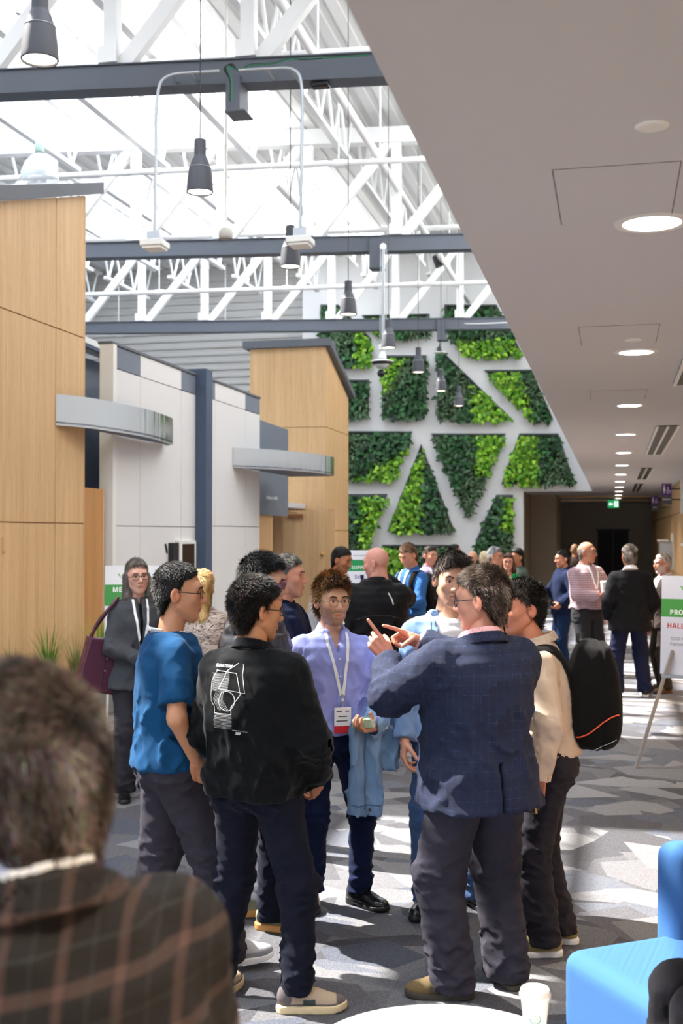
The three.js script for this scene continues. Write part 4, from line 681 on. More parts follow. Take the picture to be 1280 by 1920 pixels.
    if (N) {                                                          // individual locks standing off the shell
      const p = hg2.attributes.position, nn = hg2.attributes.normal, P = [], Nn = [], C = [], I = [];
      for (let k = 0; k < N; k++) {
        const i = Math.floor(rnd() * p.count), b = V(p.getX(i), p.getY(i), p.getZ(i)), n = V(nn.getX(i), nn.getY(i), nn.getZ(i)); if (hf(b.x, b.y, b.z) < -0.004 || n.z > 0.93) continue;
        const fl = h.flow ? V(...h.flow(b.x, b.y, b.z)) : V(b.x * 2, -0.6 + b.y * 3, b.y > 0.06 ? 0.5 : -0.4), tan = fl.addScaledVector(n, -fl.dot(n)).normalize(), L = rr(0.6, 1.3) * (h.strandLen ?? 0.016), up = h.lift ?? 0.5;
        const dir = tan.multiplyScalar(1 - up).addScaledVector(n, up).add(V(rr(-0.3, 0.3), rr(-0.3, 0.3), rr(-0.3, 0.3))).normalize(), side = dir.clone().cross(n).normalize().multiplyScalar((h.strandW ?? 0.0016) * rr(0.6, 1.3)), a = P.length / 3, c = pick(b.x + rr(-0.01, 0.01), b.y, b.z).map((v) => v * rr(0.75, 1.35));
        const mid = b.clone().addScaledVector(dir, L * 0.55), tip = mid.clone().addScaledVector(dir.addScaledVector(n, -0.45).normalize(), L * 0.5); b.addScaledVector(n, -0.002);
        for (const [v, sg] of [[b, 1], [b, -1], [mid, 0.8], [mid, -0.8], [tip, 0]]) { P.push(v.x + side.x * sg, v.y + side.y * sg, v.z + side.z * sg); C.push(...c); }
        const gn = side.clone().negate().cross(mid.clone().sub(b)).normalize(), out = gn.dot(n) > 0; if (!out) gn.negate(); for (let z = 0; z < 5; z++) Nn.push(gn.x, gn.y, gn.z);
        if (out) I.push(a, a + 1, a + 2, a + 1, a + 3, a + 2, a + 2, a + 3, a + 4); else I.push(a, a + 2, a + 1, a + 1, a + 2, a + 3, a + 2, a + 4, a + 3);
      }
      const sg = new THREE.BufferGeometry(); sg.setAttribute('position', new THREE.Float32BufferAttribute(P, 3)); sg.setAttribute('normal', new THREE.Float32BufferAttribute(Nn, 3)); sg.setAttribute('color', new THREE.Float32BufferAttribute(C, 3)); sg.setIndex(I); hg2 = mergeGeometries([hg2, sg]);
    }
    part('hair', inHead(hg2), M.hair, t, h.label);
  }
  if (o.glasses) {
    const gl = o.glasses, fr = plain(gl.color || '#1c1a1a', 0.35), rx = gl.rx ?? 0.024, ry = gl.ry ?? 0.019, gp = new THREE.Group(); gp.name = 'glasses'; t.add(gp); gp.applyMatrix4(HM);
    const rim = (sx) => { const pts = []; for (let i = 0; i < 24; i++) { const a = i / 24 * 6.2832, c = Math.cos(a), sn = Math.sin(a), k = gl.square ? Math.pow(Math.abs(c) ** 4 + Math.abs(sn) ** 4, -0.25) : 1; pts.push(V(sx * 0.0325 + c * rx * k, 0.002 + sn * ry * k, 0.099 - Math.abs(sx * 0.0325 + c * rx * k) * 0.16)); } return pts; };
    for (const sx of [-1, 1]) { const r = rim(sx); part('rim', tube(r, gl.r ?? 0.0016, 40, 6, true), fr, gp); const sh = new THREE.Shape(r.map((p) => new THREE.Vector2(p.x, p.y))), lg = new THREE.ShapeGeometry(sh), lp = lg.attributes.position; for (let i = 0; i < lp.count; i++) lp.setZ(i, 0.099 - Math.abs(lp.getX(i)) * 0.16); lg.computeVertexNormals(); part('lens', lg, gl.tint ? phys({ color: hex(gl.tint), transmission: 0.9, roughness: 0.02, thickness: 0 }) : M.lensGlass, gp); part('temple', tube([[sx * (0.0325 + rx), 0.006, 0.09], [sx * 0.074, 0.007, 0.06], [sx * 0.083, 0.008, -0.005], [sx * 0.086, -0.008, -0.03]], gl.r ?? 0.0016, 20, 6), fr, gp); }
    part('bridge', tube([[-0.0325 + rx, 0.004, 0.0975], [0, 0.009, 0.103], [0.0325 - rx, 0.004, 0.0975]], gl.r ?? 0.0016, 10, 6), fr, gp);
  }
  // trousers
  const api = { t, J, hands, s, HM, hc };
  const W1 = o.wrinkle ?? 1, leg = o.trousers, ph = (o.seed ?? 1) * 3.7;
  if (leg) {
    const lr = leg.r || [0.098, 0.074, 0.064], cuts = J.leg, hemY = leg.hem ?? 0.045, fs = J.leg.map((l, k) => [cone(J.hip[k], l.K, lr[0], lr[1]), cone(l.K, [l.A[0], l.A[1] - 0.03, l.A[2] - 0.005], lr[1], lr[2])]);
    const f = (x, y, z) => {
      let d = smax(smax(th(x, y, z, -0.004 + (leg.seat || 0), 2.2), y - (leg.top ?? 1.05), 0.02), 0.84 - y, 0.06), e = [1e9, 1e9];
      for (let k = 0; k < 2; k++) e[k] = smin(fs[k][0](x, y, z), fs[k][1](x, y, z), 0.03);
      d = smin(d, smin(e[0], e[1], 0.012), 0.05);
      const m = 0.35 + 0.9 * Math.exp(-((y - 0.15) ** 2) / 0.018) + 0.7 * Math.exp(-((y - 0.52) ** 2) / 0.012) + 0.6 * Math.exp(-((y - 0.85) ** 2) / 0.008);
      const nz = noise(x * 9 + ph, y * 17 + ph, z * 9), r = 1 - Math.abs(nz) * 2;
      d -= W1 * m * (0.013 * r * r * (r > 0 ? 1 : 0) + 0.004 * noise(x * 20, y * 34 + ph, z * 20) + 0.006 * Math.max(0, 1 - Math.abs(noise(x * 13 + y * 9 + ph, y * 21 - x * 7, z * 13)) * 3.2) ** 2);
      return Math.max(d, hemY - y);
    };
    const b2 = bounds([...J.hip, ...J.leg.flatMap((l) => [l.K, l.A]), [0.2 * w, 1.06, 0.16 * dp + belly], [-0.2 * w, 1.06, -0.16 * dp]], 0.12); b2[0][1] = Math.min(b2[0][1], 0.0);
    part('trousers', uvBy(nets(f, b2[0], [b2[1][0], 1.1, b2[1][2]], (leg.cell ?? 0.0105) * q), o.uvk ?? 1), leg.mat, t, leg.label); api.trouserF = f;
    if (leg.belt) { const bg = nets((x, y, z) => Math.max(Math.abs(th(x, y, z, 0.002, 2.2)) - 0.005, Math.abs(y - ((leg.top ?? 1.05) - 0.025)) - 0.019), [-0.3, 0.9, -0.3], [0.3, 1.12, 0.35], 0.009 * q); part('belt', bg, leg.belt, t, 'leather belt'); }
  }
  // upper garments, innermost first
  const tops = o.tops || []; let last = bodyF;
  tops.forEach((c, ci) => {
    const gr = c.grow ?? 0.012, hem = c.hem ?? 0.9, sl = c.sleeve ?? 'long', ar = c.arm || [0.059, 0.049, 0.04], fs = [];
    for (const k of ['L', 'R']) {
      const a = J.arm[k]; if (sl === 'none') continue;
      if (sl === 'short') { const e = v3.mix(a.S, a.E, c.sleeveAt ?? 0.72), dr = v3.norm(v3.sub(a.E, a.S)), cc = cone(a.S, v3.add(e, dr, 0.05), ar[0], ar[1] + 0.008); fs.push((x, y, z) => Math.max(cc(x, y, z), v3.dot([x - e[0], y - e[1], z - e[2]], dr))); } else {
        const we = v3.mix(a.E, a.W, c.cuff ?? 0.97), dr = v3.norm(v3.sub(a.W, a.E)), c1 = cone(a.S, a.E, ar[0], ar[1]), c2 = cone(a.E, v3.add(we, dr, 0.04), ar[1], ar[2]);
        fs.push((x, y, z) => { const lo2 = Math.max(c2(x, y, z), v3.dot([x - we[0], y - we[1], z - we[2]], dr)); const up2 = c1(x, y, z); let d = smin(up2, lo2, 0.035); const ex = x - a.E[0], ey = y - a.E[1], ez = z - a.E[2], el = Math.sqrt(ex * ex + ey * ey + ez * ez); const rp = 1 - Math.abs(noise(x * 14 + ph, y * 14 + 9, z * 14)) * 2.2; return d - W1 * (0.35 + 0.6 * Math.exp(-el * el / 0.012)) * 0.012 * Math.max(rp, 0) ** 2 * (c.fold ?? 1); });
      }
    }
    const neckY = c.neck ?? 1.505, vee = c.vee, tr = [-1, 1].map((k) => cone([k * 0.03 + shx(1.46), 1.462, shz(1.46) - 0.022], [k * SH * 0.86 + shx(1.42), 1.402, shz(1.42) - 0.018], 0.042 + gr, 0.044 + gr));
    const f = (x, y, z) => {
      let d = smax(smax(th(x, y, z, gr + (c.flare || 0) * smooth(1.1, 0.75, y), c.n ?? 2.4), y - neckY, 0.012), hem - y, 0.008);
      let a = 1e9; for (const g2 of fs) a = Math.min(a, g2(x, y, z));
      if (y > 1.3) d = smin(d, Math.max(Math.min(tr[0](x, y, z), tr[1](x, y, z)), y - neckY), 0.03);
      d = smin(d, a, c.blend ?? 0.03);
      const m = 0.5 + 0.8 * Math.exp(-((y - 1.05) ** 2) / 0.02), nz = noise(x * 7 + ph, y * 6 + ph * 2, z * 7), r = 1 - Math.abs(nz) * 2.2;
      d -= W1 * (c.fold ?? 1) * (m * 0.014 * Math.max(r, 0) ** 2 + 0.004 * noise(x * 17 + ph, y * 13, z * 17) + 0.0055 * m * Math.max(0, 1 - Math.abs(noise(x * 15 + y * 8 + ph, y * 11 - x * 9 + ph, z * 15)) * 3) ** 2);
      if (c.quilt) d -= 0.012 * Math.sqrt(Math.abs(Math.sin(y * Math.PI / c.quilt))) ;
      if (c.rib && y < hem + c.rib) d += 0.008 * smooth(hem + c.rib, hem + c.rib - 0.02, y);
      if (vee && z - shz(y) > 0) { const wv = Math.max(0, (y - vee[0]) * vee[1]) + (y < vee[0] ? (vee[2] || 0) : 0); if (wv > 0) d = Math.max(d, (wv - Math.abs(x - shx(y))) * 0.9); }
      if (c.slit && z < shz(y) && y < c.slit) d = Math.max(d, 0.006 - Math.abs(x - 0.01) + 0);
      return d;
    };
    const b2 = bounds([['L', 'R'].flatMap((k) => sl === 'none' ? [] : [J.arm[k].S, J.arm[k].E, ...(sl === 'short' ? [] : [J.arm[k].W])]), [[0.21 * w + gr, 1.5, 0.15 * dp + gr + belly], [-0.21 * w - gr, hem, -0.16 * dp - gr], [shx(1.4), 1.4, shz(1.4)]]].flat(), 0.1);
    b2[0][1] = Math.max(b2[0][1], Math.min(hem - 0.03, ...['L', 'R'].map((k) => J.arm[k].W[1] - 0.1)));
    const geo = uvBy(nets(f, b2[0], b2[1], (c.cell ?? 0.0095) * q), c.uvk ?? o.uvk ?? 1); part(c.name || 'shirt', geo, c.mat, t, c.label); c.f = f; last = f;
    if (c.collar) {                                                   // stand and fall of a collar round the neck
      const [ch, cr, cm] = c.collar, cy = c.collarY ?? 1.488, tilt = 0.33, zc = shz(1.49) - 0.012;
      const cf = (x, y, z) => { const X = x - shx(1.49), Z = z - zc, yy = y - cy + Z * tilt, r = Math.hypot(X, Z * 1.02), rad = cr - yy * 0.25; let d = Math.max(Math.abs(r - rad) - 0.005, Math.abs(yy - ch / 2) - ch / 2); const fall = Math.max(Math.abs(r - rad - 0.009 - (ch - yy) * 0.22) - 0.004, Math.abs(yy - ch * 0.52) - ch * 0.5); d = Math.min(d, fall); if (Z > 0) d = Math.max(d, (c.collarGap ?? 0.014) + Math.max(0, yy) * 0.55 - Math.abs(X)); return d; };
      part('collar', uvBy(nets(cf, [-0.13, 1.4, -0.16 + zc], [0.13, 1.62, 0.15 + zc], 0.0055 * q), o.uvk ?? 1), cm || c.mat, t);
    }
    if (c.cuffs) for (const k of ['L', 'R']) { const a = J.arm[k], dr = v3.norm(v3.sub(a.W, a.E)), e = v3.mix(a.E, a.W, c.cuff ?? 0.97); const cc = cone(v3.add(e, dr, -0.03), v3.add(e, dr, c.cuffs[0]), ar[2] + c.cuffs[2], ar[2] + c.cuffs[2]); const bb = bounds([v3.add(e, dr, -0.04), v3.add(e, dr, 0.06)], 0.07); part('cuff', nets((x, y, z) => { const s2 = v3.dot([x - e[0], y - e[1], z - e[2]], dr); return Math.max(Math.abs(cc(x, y, z)) - 0.003, -0.02 - s2, s2 - c.cuffs[0]); }, bb[0], bb[1], 0.006 * q), c.cuffs[1], t); }
  });
  api.top = last; api.shz = shz; api.shx = shx;
  // shoes
  if (o.shoes) J.leg.forEach((l, k) => {
    const sh = o.shoes, A = l.A, yb = A[1] - 0.085, R = new THREE.Matrix4().makeRotationY(l.yaw).setPosition(A[0], yb, A[2]), sgn = k ? -1 : 1;
    const up1 = ell([0, 0.06, -0.035], [0.039, 0.058, 0.055]), up2 = ell([0, 0.05, 0.05], [0.041, 0.046, 0.075]), up3 = ell([0.003 * sgn, 0.036, 0.13], [0.045, 0.034, 0.072]), an = cone([0, 0.075, -0.022], [0, sh.high ?? 0.11, -0.026], 0.042, 0.043);
    const upF = (x, y, z) => Math.max(smin(smin(smin(up1(x, y, z), up2(x, y, z), 0.03), up3(x, y, z), 0.03), an(x, y, z), 0.02), 0.018 - y, y - (sh.high ?? 0.11)), wd = (z) => lerp(0.037, 0.047, smooth(-0.05, 0.1, z)) - 0.0;
    const so = sh.sole ?? 0.026, soF = (x, y, z) => { const zz = clamp(z, -0.05, 0.14), dz = z - zz, ww = wd(z) + (sh.chunk || 0), r = Math.hypot(x - 0.003 * sgn, dz * ww / (z > 0 ? 0.066 : 0.044)) - ww; return smax(smax(r, y - so - (z < -0.02 ? (sh.heel || 0) : 0) - 0.012 * smooth(0.13, 0.22, z), 0.004), (sh.heel && z > -0.015 && z < 0.03 ? 0.008 : 0) + 0.01 * smooth(0.13, 0.21, z) - y, 0.003); };
    const ug = nets(upF, [-0.07, 0, -0.12], [0.07, 0.15, 0.23], 0.0058 * q); uvBy(ug, 1); 
    if (sh.paint) paint(ug, (x, y, z) => lin(sh.paint(x, y, z)));
    const up = part('shoe', ug.applyMatrix4(R), sh.mat, t, sh.label), sg = nets(soF, [-0.08, -0.01, -0.13], [0.08, 0.07, 0.24], 0.0058 * q); part('sole', sg.applyMatrix4(R), sh.soleMat, up);
    if (sh.lace && q < 1.6) { const lg = []; for (let i = 0; i < 5; i++) { const z = 0.035 + i * 0.017, yy = 0.099 - i * 0.0075; lg.push(tube([[-0.02, yy - 0.008, z], [0, yy + 0.002, z + 0.005 * (i % 2 ? 1 : -1)], [0.02, yy - 0.008, z + 0.004]], 0.0028, 8, 5)); } lg.push(tube([[0, 0.1, 0.03], [0.022, 0.108, 0.035], [0.03, 0.09, 0.05], [0.005, 0.098, 0.038]], 0.0024, 16, 5), tube([[0, 0.1, 0.03], [-0.022, 0.108, 0.035], [-0.03, 0.088, 0.055], [-0.005, 0.098, 0.038]], 0.0024, 16, 5)); part('laces', mergeGeometries(lg).applyMatrix4(R), sh.lace, up); }
  });
  api.world = (p) => { t.updateMatrixWorld(true); return t.localToWorld(V(...p)); };
  return api;
}
// a ribbon lying on a garment: path of [x, y] points seen from the front (side 1) or back (side -1)
function ribbon(api, name, path, width, mat, side = 1, lift = 0.004, parent = api.t, label, f = api.top) {
  const c = new THREE.CatmullRomCurve3(path.map(([x, y]) => V(x, y, 0)), false, 'catmullrom', 0.1), n = 26, P = [], I = [], UV = [];
  for (let i = 0; i <= n; i++) {
    const p = c.getPoint(i / n), d = c.getTangent(i / n), nx = -d.y, ny = d.x;
    for (const sgn of [-1, 1]) { const x = p.x + nx * width / 2 * sgn, y = p.y + ny * width / 2 * sgn, o = [x, y, side * 0.5], h = rayHit(f, o, [0, 0, -side], 0.75), z = side * (0.5 - (h ?? 0.42)) + side * lift; P.push(x, y, z, x, y, z - side * 0.0022); UV.push((sgn + 1) / 2, i / n * 6, (sgn + 1) / 2, i / n * 6); }
  }
  for (let i = 0; i < n; i++) { const a = 4 * i, b = a + 4; for (const [p, q2] of [[0, 2], [2, 3], [3, 1], [1, 0]]) I.push(a + p, a + q2, b + p, a + q2, b + q2, b + p); }
  const g = new THREE.BufferGeometry(); g.setAttribute('position', new THREE.Float32BufferAttribute(P, 3)); g.setAttribute('uv', new THREE.Float32BufferAttribute(UV, 2)); g.setIndex(I); const gn = g.toNonIndexed(); gn.computeVertexNormals();
  return part(name, gn, mat, parent, label);
}
// a sheet of a x b cells laid on a garment over the rectangle [x0,x1] x [y0,y1]
function decal(api, name, [x0, x1, y0, y1], mat, side = 1, lift = 0.003, nx = 24, ny = 24, f = api.top, parent = api.t) {
  const g = new THREE.PlaneGeometry(1, 1, nx, ny), p = g.attributes.position;
  for (let i = 0; i < p.count; i++) { const u = p.getX(i) + 0.5, v = p.getY(i) + 0.5, x = side > 0 ? lerp(x0, x1, u) : lerp(x1, x0, u), y = lerp(y0, y1, v), h = rayHit(f, [x, y, side * 0.5], [0, 0, -side], 0.75); p.setXYZ(i, x, y, side * (0.5 - (h ?? 0.4)) + side * lift); }
  g.computeVertexNormals(); return part(name, g, mat, parent);
}
M.lanyard = plain('#e9ecec', 0.6); M.badge = plain('#f2f2f3', 0.4); M.badgeRed = plain('#d2202c', 0.5);
function lanyard(api, o = {}) {
  const lo = o.low ?? 1.12, wd = o.width ?? 0.016, x0 = o.x ?? 0, l = new THREE.Group(); l.name = 'lanyard'; api.t.add(l);
  for (const s of [-1, 1]) ribbon(api, 'strap', [[s * 0.058, o.top ?? 1.5], [s * 0.055, 1.44], [x0 * 0.5 + s * 0.03, 1.3], [x0 + s * 0.004, lo + 0.02]], wd, M.lanyard, 1, 0.007, l);
  ribbon(api, 'clip', [[x0, lo + 0.03], [x0, lo - 0.04]], 0.012, M.galv, 1, 0.012, l);
  if (o.badge !== false) { const z = rayHit(api.top, [x0, lo - 0.08, 0.5], [0, 0, -1], 0.8), zz = 0.5 - (z ?? 0.36) + 0.014; const b = part('badge', new RoundedBoxGeometry(0.095, 0.1, 0.004, 2, 0.003), M.badge, l, 'white name badge'); b.position.set(x0, lo - 0.09, zz); const r = part('badge_band', new THREE.BoxGeometry(0.095, 0.038, 0.0045), M.badgeRed, l, 'red band'); r.position.set(x0, lo - 0.158, zz); for (const [bx, by, bw] of [[-0.02, 0.03, 0.03], [0.025, 0.03, 0.022], [0, 0.002, 0.05], [-0.005, -0.022, 0.062]]) part('print_line', new THREE.BoxGeometry(bw, 0.006, 0.001), M.pendant, l).position.set(x0 + bx, lo - 0.09 + by, zz + 0.0024); }
}

// ============ the people ============
const G = (px, d) => { const p = at(px, 1000, 'd', d); p.y = 0; return p; };
const brownHair = ['#1a110c', '#302116', '#4a3422'], blackHair = ['#090808', '#100d0b', '#1e1a18'], greyHair = ['#5a524b', '#857b72', '#a9a097', '#c9c1b8'];
const jeans = cloth('#1c2c58', { bumpScale: 0.002 }), chinoGrey = cloth('#585460'), navyTr = cloth('#1b1f33'), blackTr = cloth('#17171b'), greyTr = cloth('#47464e'), white = cloth('#e8e8ec');
const shoeBlack = { mat: M.blackGloss, soleMat: M.black, lace: M.black, heel: 0.012, label: 'black polished leather shoe' };
const vShoe = phys({ color: 0xffffff, vertexColors: true, roughness: 0.8, bumpMap: weave, bumpScale: 0.001 });
const lacing = plain('#8a6f4a', 0.8), soleTan = plain('#cdb993', 0.7), soleGum = plain('#c58f4e', 0.7), soleWhite = plain('#dedfe0', 0.6);
const suit = (c, o = {}) => ({ name: 'blazer', mat: cloth(c), grow: 0.02, arm: [0.067, 0.057, 0.047], hem: 0.83, n: 2.5, ...o });

// --- the group talking in the middle ---
{
  const A = person({ at: G(316, 5.15), H: 1.755, face: 108, head: [-15, 2, 0], headZ: 0.02, skin: '#c28a68', seed: 1, uvk: 1, label: 'man in blue T-shirt with one hand in trouser pocket', group: 'people talking in a ring',
    legs: [[0.1, -0.12, 18], [-0.1, 0.27, 8]], brow: '#120e0c', lean: 0.01,
    hair: { len: 0.011, colors: ['#090808', '#0f0d0b', '#272422'], strands: 4200, strandLen: 0.012, strandW: 0.0011, lift: 0.45, line: -0.012, label: 'short black hair' }, glasses: { color: '#1f1a1c', rx: 0.023, ry: 0.017, square: true },
    arms: { R: { wrist: [-0.205, 0.95, 0.09], hint: [-1, 0, -0.55], dir: [0.35, -1, 0.25], palm: [1, 0, 0], curls: [0.15, 0.15, 0.2, 0.2] }, L: { wrist: [0.16, 1.0, 0.22], hint: [1, -0.2, -0.6] } },
    tops: [{ name: 'tshirt', mat: cloth('#1c5e93'), sleeve: 'short', sleeveAt: 0.78, arm: [0.066, 0.062, 0.05], hem: 0.905, grow: 0.022, neck: 1.485, flare: 0.012, label: 'plain blue T-shirt' }],
    trousers: { mat: cloth('#4c4753'), top: 1.0, r: [0.108, 0.088, 0.072], seat: 0.012, label: 'loose grey purple chinos' },
    shoes: { mat: vShoe, soleMat: soleWhite, lace: M.plastic, chunk: 0.003, paint: (x, y, z) => y < 0.045 ? '#8b8d94' : z > 0.13 ? '#a9abb2' : Math.abs(x) > 0.03 && z > -0.02 && z < 0.06 ? '#d6d7da' : '#babcc2', label: 'grey running shoe' } });
  ribbon(A, 'lanyard', [[0.06, 1.5], [0.02, 1.515], [-0.02, 1.515], [-0.06, 1.5]], 0.018, M.lanyard, -1, 0.01);
  lanyard(A, { low: 1.1 });
  const B = person({ at: G(479, 4.78), H: 1.7, face: 152, head: [-34, 4, 0], skin: '#bd8763', seed: 2, uvk: -1, label: 'man in black bomber jacket with white line art on its back', group: 'people talking in a ring',
    legs: [[0.17, -0.03, 6], [-0.2, 0.02, -58]], w: 1.03, brow: '#120e0c', gaze: 0,
    hair: { len: 0.017, colors: ['#0a0807', '#150f0d', '#2c201b'], strands: 6500, strandLen: 0.02, strandW: 0.0012, lift: 0.55, label: 'short dark hair' }, glasses: { color: '#151314', rx: 0.024, ry: 0.018, square: true, r: 0.002 },
    arms: { R: { wrist: [-0.2, 0.94, 0.17], hint: [-1, -0.3, -0.9] }, L: { wrist: [0.2, 0.94, 0.17], hint: [1, -0.3, -0.9] } },
    tops: [{ name: 'bomber_jacket', mat: cloth('#101418', { sheen: 0.25 }), hem: 0.885, rib: 0.06, grow: 0.034, arm: [0.08, 0.069, 0.055], blend: 0.05, fold: 1.1, n: 2.6, neck: 1.5, collar: [0.045, 0.078], label: 'black bomber jacket with ribbed hem' }],
    trousers: { mat: navyTr, top: 1.0, r: [0.1, 0.078, 0.056], hem: 0.075, label: 'tapered dark navy trousers' },
    shoes: { mat: vShoe, soleMat: soleTan, lace: lacing, sole: 0.032, chunk: 0.003, paint: (x, y, z) => z < -0.03 ? '#5a5152' : z > 0.02 && z < 0.07 && y < 0.06 ? '#2c3a3a' : z > 0.16 || y < 0.04 ? '#5d5455' : '#a99680', label: 'tan and brown sneaker' } });
  const print = canvasTex(512, 640, (g) => {
    g.clearRect(0, 0, 512, 640); g.strokeStyle = '#e9e9e6'; g.fillStyle = '#dcdcd8'; g.lineWidth = 4; const L = (p) => { g.beginPath(); p.forEach(([x, y], i) => i ? g.lineTo(x, y) : g.moveTo(x, y)); g.stroke(); };
    L([[120, 165], [170, 70], [365, 85], [430, 250], [340, 370], [340, 430], [160, 430], [160, 370], [120, 330], [120, 165]]); L([[370, 0], [270, 70], [210, 220], [470, 245], [420, 5]]); g.beginPath(); g.arc(290, 320, 82, 0, 7); g.stroke();
    g.beginPath(); g.arc(172, 72, 8, 0, 7); g.fill(); g.lineWidth = 1.6; for (let y = 95; y < 240; y += 9) L([[118 + (y % 18), y], [300, y]]); for (let y = 440; y < 560; y += 11) L([[165, y], [345, y]]); for (let k = 0; k < 8; k++) L([[180 + k * 12, 240], [150 + k * 14, 310], [200 + k * 16, 400]]);
    g.font = 'bold 34px sans-serif'; g.fillText('ELEVATION', 130, 42); g.font = 'italic bold 30px sans-serif'; g.fillText('XEP', 372, 596); L([[350, 560], [500, 566]]);
  });
  const pm = std({ map: print, transparent: true, alphaTest: 0.35, roughness: 0.7 }); decal(B, 'back_print', [-0.075, 0.185, 1.14, 1.455], pm, -1, 0.004, 40, 44);
  const C = person({ at: G(478, 5.75), H: 1.775, face: 88, head: [-6, 6, 0], headZ: 0.03, skin: '#c99a7d', seed: 3, label: 'man in dark puffer jacket and purple tinted glasses behind the bomber jacket', group: 'people talking in a ring',
    legs: [[0.1, -0.16, 8], [-0.08, 0.1, -14]], brow: '#120e0c', hair: { len: 0.02, colors: ['#0a090a', '#121112', '#2e2c2d'], strands: 4500, strandLen: 0.024, strandW: 0.0013, lift: 0.5, fringe: -0.01, label: 'thick black hair' }, glasses: { color: '#6b4a78', rx: 0.025, ry: 0.02, tint: '#cfa6d8', r: 0.002 },
    tops: [{ name: 'puffer_jacket', mat: phys({ color: hex('#1e2028'), roughness: 0.45, sheen: 0.3 }), grow: 0.045, arm: [0.1, 0.085, 0.06], hem: 0.82, quilt: 0.11, blend: 0.05, neck: 1.53, label: 'quilted dark puffer jacket' }],
    trousers: { mat: navyTr, top: 1.0, r: [0.1, 0.078, 0.066] },
    shoes: { mat: vShoe, soleMat: soleGum, lace: plain('#6f7150', 0.8), sole: 0.034, chunk: 0.004, high: 0.12, paint: (x, y, z) => z > 0.03 && z < 0.05 ? '#6b6c54' : '#83846c', label: 'olive sneaker with a gum sole' } });
  const D = person({ at: G(622, 6.05), H: 1.665, face: 16, head: [6, 2, 0], skin: '#cf9f80', seed: 4, beard: '#3a281c', beardAmt: 0.62, brow: '#2a1a10', gaze: 14, w: 1.04, label: 'bearded man in lilac shirt with denim jacket over his arm', group: 'people talking in a ring', headScale: 1.06,
    legs: [[0.14, 0.06, 32], [-0.11, -0.02, -12]],
    hair: { len: 0.022, colors: ['#38230f', '#634222', '#8f6a3e'], strands: 3600, strandLen: 0.026, strandW: 0.0015, lift: 0.6, puff: [[[0, 0.11, 0.05], [0.055, 0.03, 0.045]]], label: 'tousled brown hair' }, glasses: { color: '#7a6a4c', rx: 0.0235, ry: 0.0215, r: 0.0015 },
    arms: { L: { wrist: [0.16, 1.0, 0.24], hint: [1, -0.25, -0.55], dir: [-0.85, 0, 0.5], palm: [0.15, 1, 0.1], curls: [0.42, 0.45, 0.48, 0.5], thumb: 0.9 }, R: { wrist: [-0.31, 0.93, 0.02], hint: [-1, 0, -0.7] } },
    tops: [{ name: 'shirt', mat: cloth('#9ba3e2'), hem: 0.955, grow: 0.014, arm: [0.062, 0.052, 0.042], fold: 1.2, vee: [1.385, 0.3], collar: [0.046, 0.07], collarGap: 0.03, label: 'lilac button shirt with open collar' }],
    trousers: { mat: jeans, top: 1.02, r: [0.098, 0.07, 0.056], belt: M.black, hem: 0.075, label: 'slim dark blue jeans' }, shoes: { ...shoeBlack, high: 0.125 } });
  lanyard(D, { low: 1.14, x: 0.015 });
  ribbon(D, 'placket', [[0.004, 1.38], [0.004, 1.2], [0.006, 0.97]], 0.028, cloth('#9ba3e2'), 1, 0.003);
  for (let k = 0; k < 4; k++) { const y = 1.36 - k * 0.095, h = rayHit(D.top, [0.004, y, 0.5], [0, 0, -1]); const b = part('button', new THREE.CylinderGeometry(0.005, 0.005, 0.003, 12).rotateX(Math.PI / 2), M.plastic, D.t); b.position.set(0.004, y, 0.5 - h + 0.006); }
  // crumpled wrapper in his hand, denim jacket hung over the forearm
  const wr = thing('snack_wrapper', 'crumpled foil snack wrapper held by the bearded man', 'wrapper'); { const p = D.world(D.hands.L.P(0.005, 0.075, 0.035)); wr.position.copy(p); const f = (x, y, z) => Math.max(Math.abs(x) - 0.055 + 0.012 * noise(y * 40, z * 40, 1), Math.abs(y) - 0.022 + 0.01 * noise(x * 45, z * 45, 3), Math.abs(z) - 0.035) + 0.006 * noise(x * 50, y * 50, z * 50); part('foil', nets(f, [-0.08, -0.05, -0.06], [0.08, 0.05, 0.06], 0.006), std({ color: hex('#b9c2b4'), metalness: 0.55, roughness: 0.35 }), wr); part('print_band', new RoundedBoxGeometry(0.04, 0.047, 0.074, 2, 0.006), plain('#9fb58f', 0.4), wr).position.x = 0.02; }
  {
    const dj = thing('denim_jacket', 'pale blue denim jacket draped over the bearded man\'s forearm', 'jacket', D.t.position.toArray(), D.t.rotation.y); dj.scale.copy(D.t.scale);
    const a = D.J.arm.L, el = a.E, wri = v3.mix(a.E, a.W, 0.85), over = cone(v3.add(el, [0.02, 0.01, 0]), v3.add(wri, [0, 0, 0]), 0.08, 0.066), arm = cone(el, a.W, 0.05, 0.042);
    const sheet = (x, y, z, cx, top, bot, hw, cz, th) => { const w2 = hw * (0.85 + 0.15 * smooth(top, bot, y)), zz = z - cz - 0.016 * Math.sin(x * 55 + y * 5) - 0.01 * noise(x * 20, y * 9, 4); return Math.max(Math.max(Math.abs(x - cx) - w2, Math.abs(zz) - th) , y - top, bot - y); };
    const jf = (x, y, z) => { let d = over(x, y, z); d = smin(d, sheet(x, y, z, 0.125, 1.02, 0.53, 0.085, 0.2, 0.03), 0.04); d = smin(d, sheet(x, y, z, 0.265, 1.06, 0.76, 0.065, 0.13, 0.05), 0.05); const n = noise(x * 16, y * 7, z * 16), r = Math.max(0, 1 - Math.abs(n) * 2.4); d -= 0.014 * r * r + 0.004 * noise(x * 40, y * 25, z * 40); return smax(d, -arm(x, y, z), 0.004) ; };
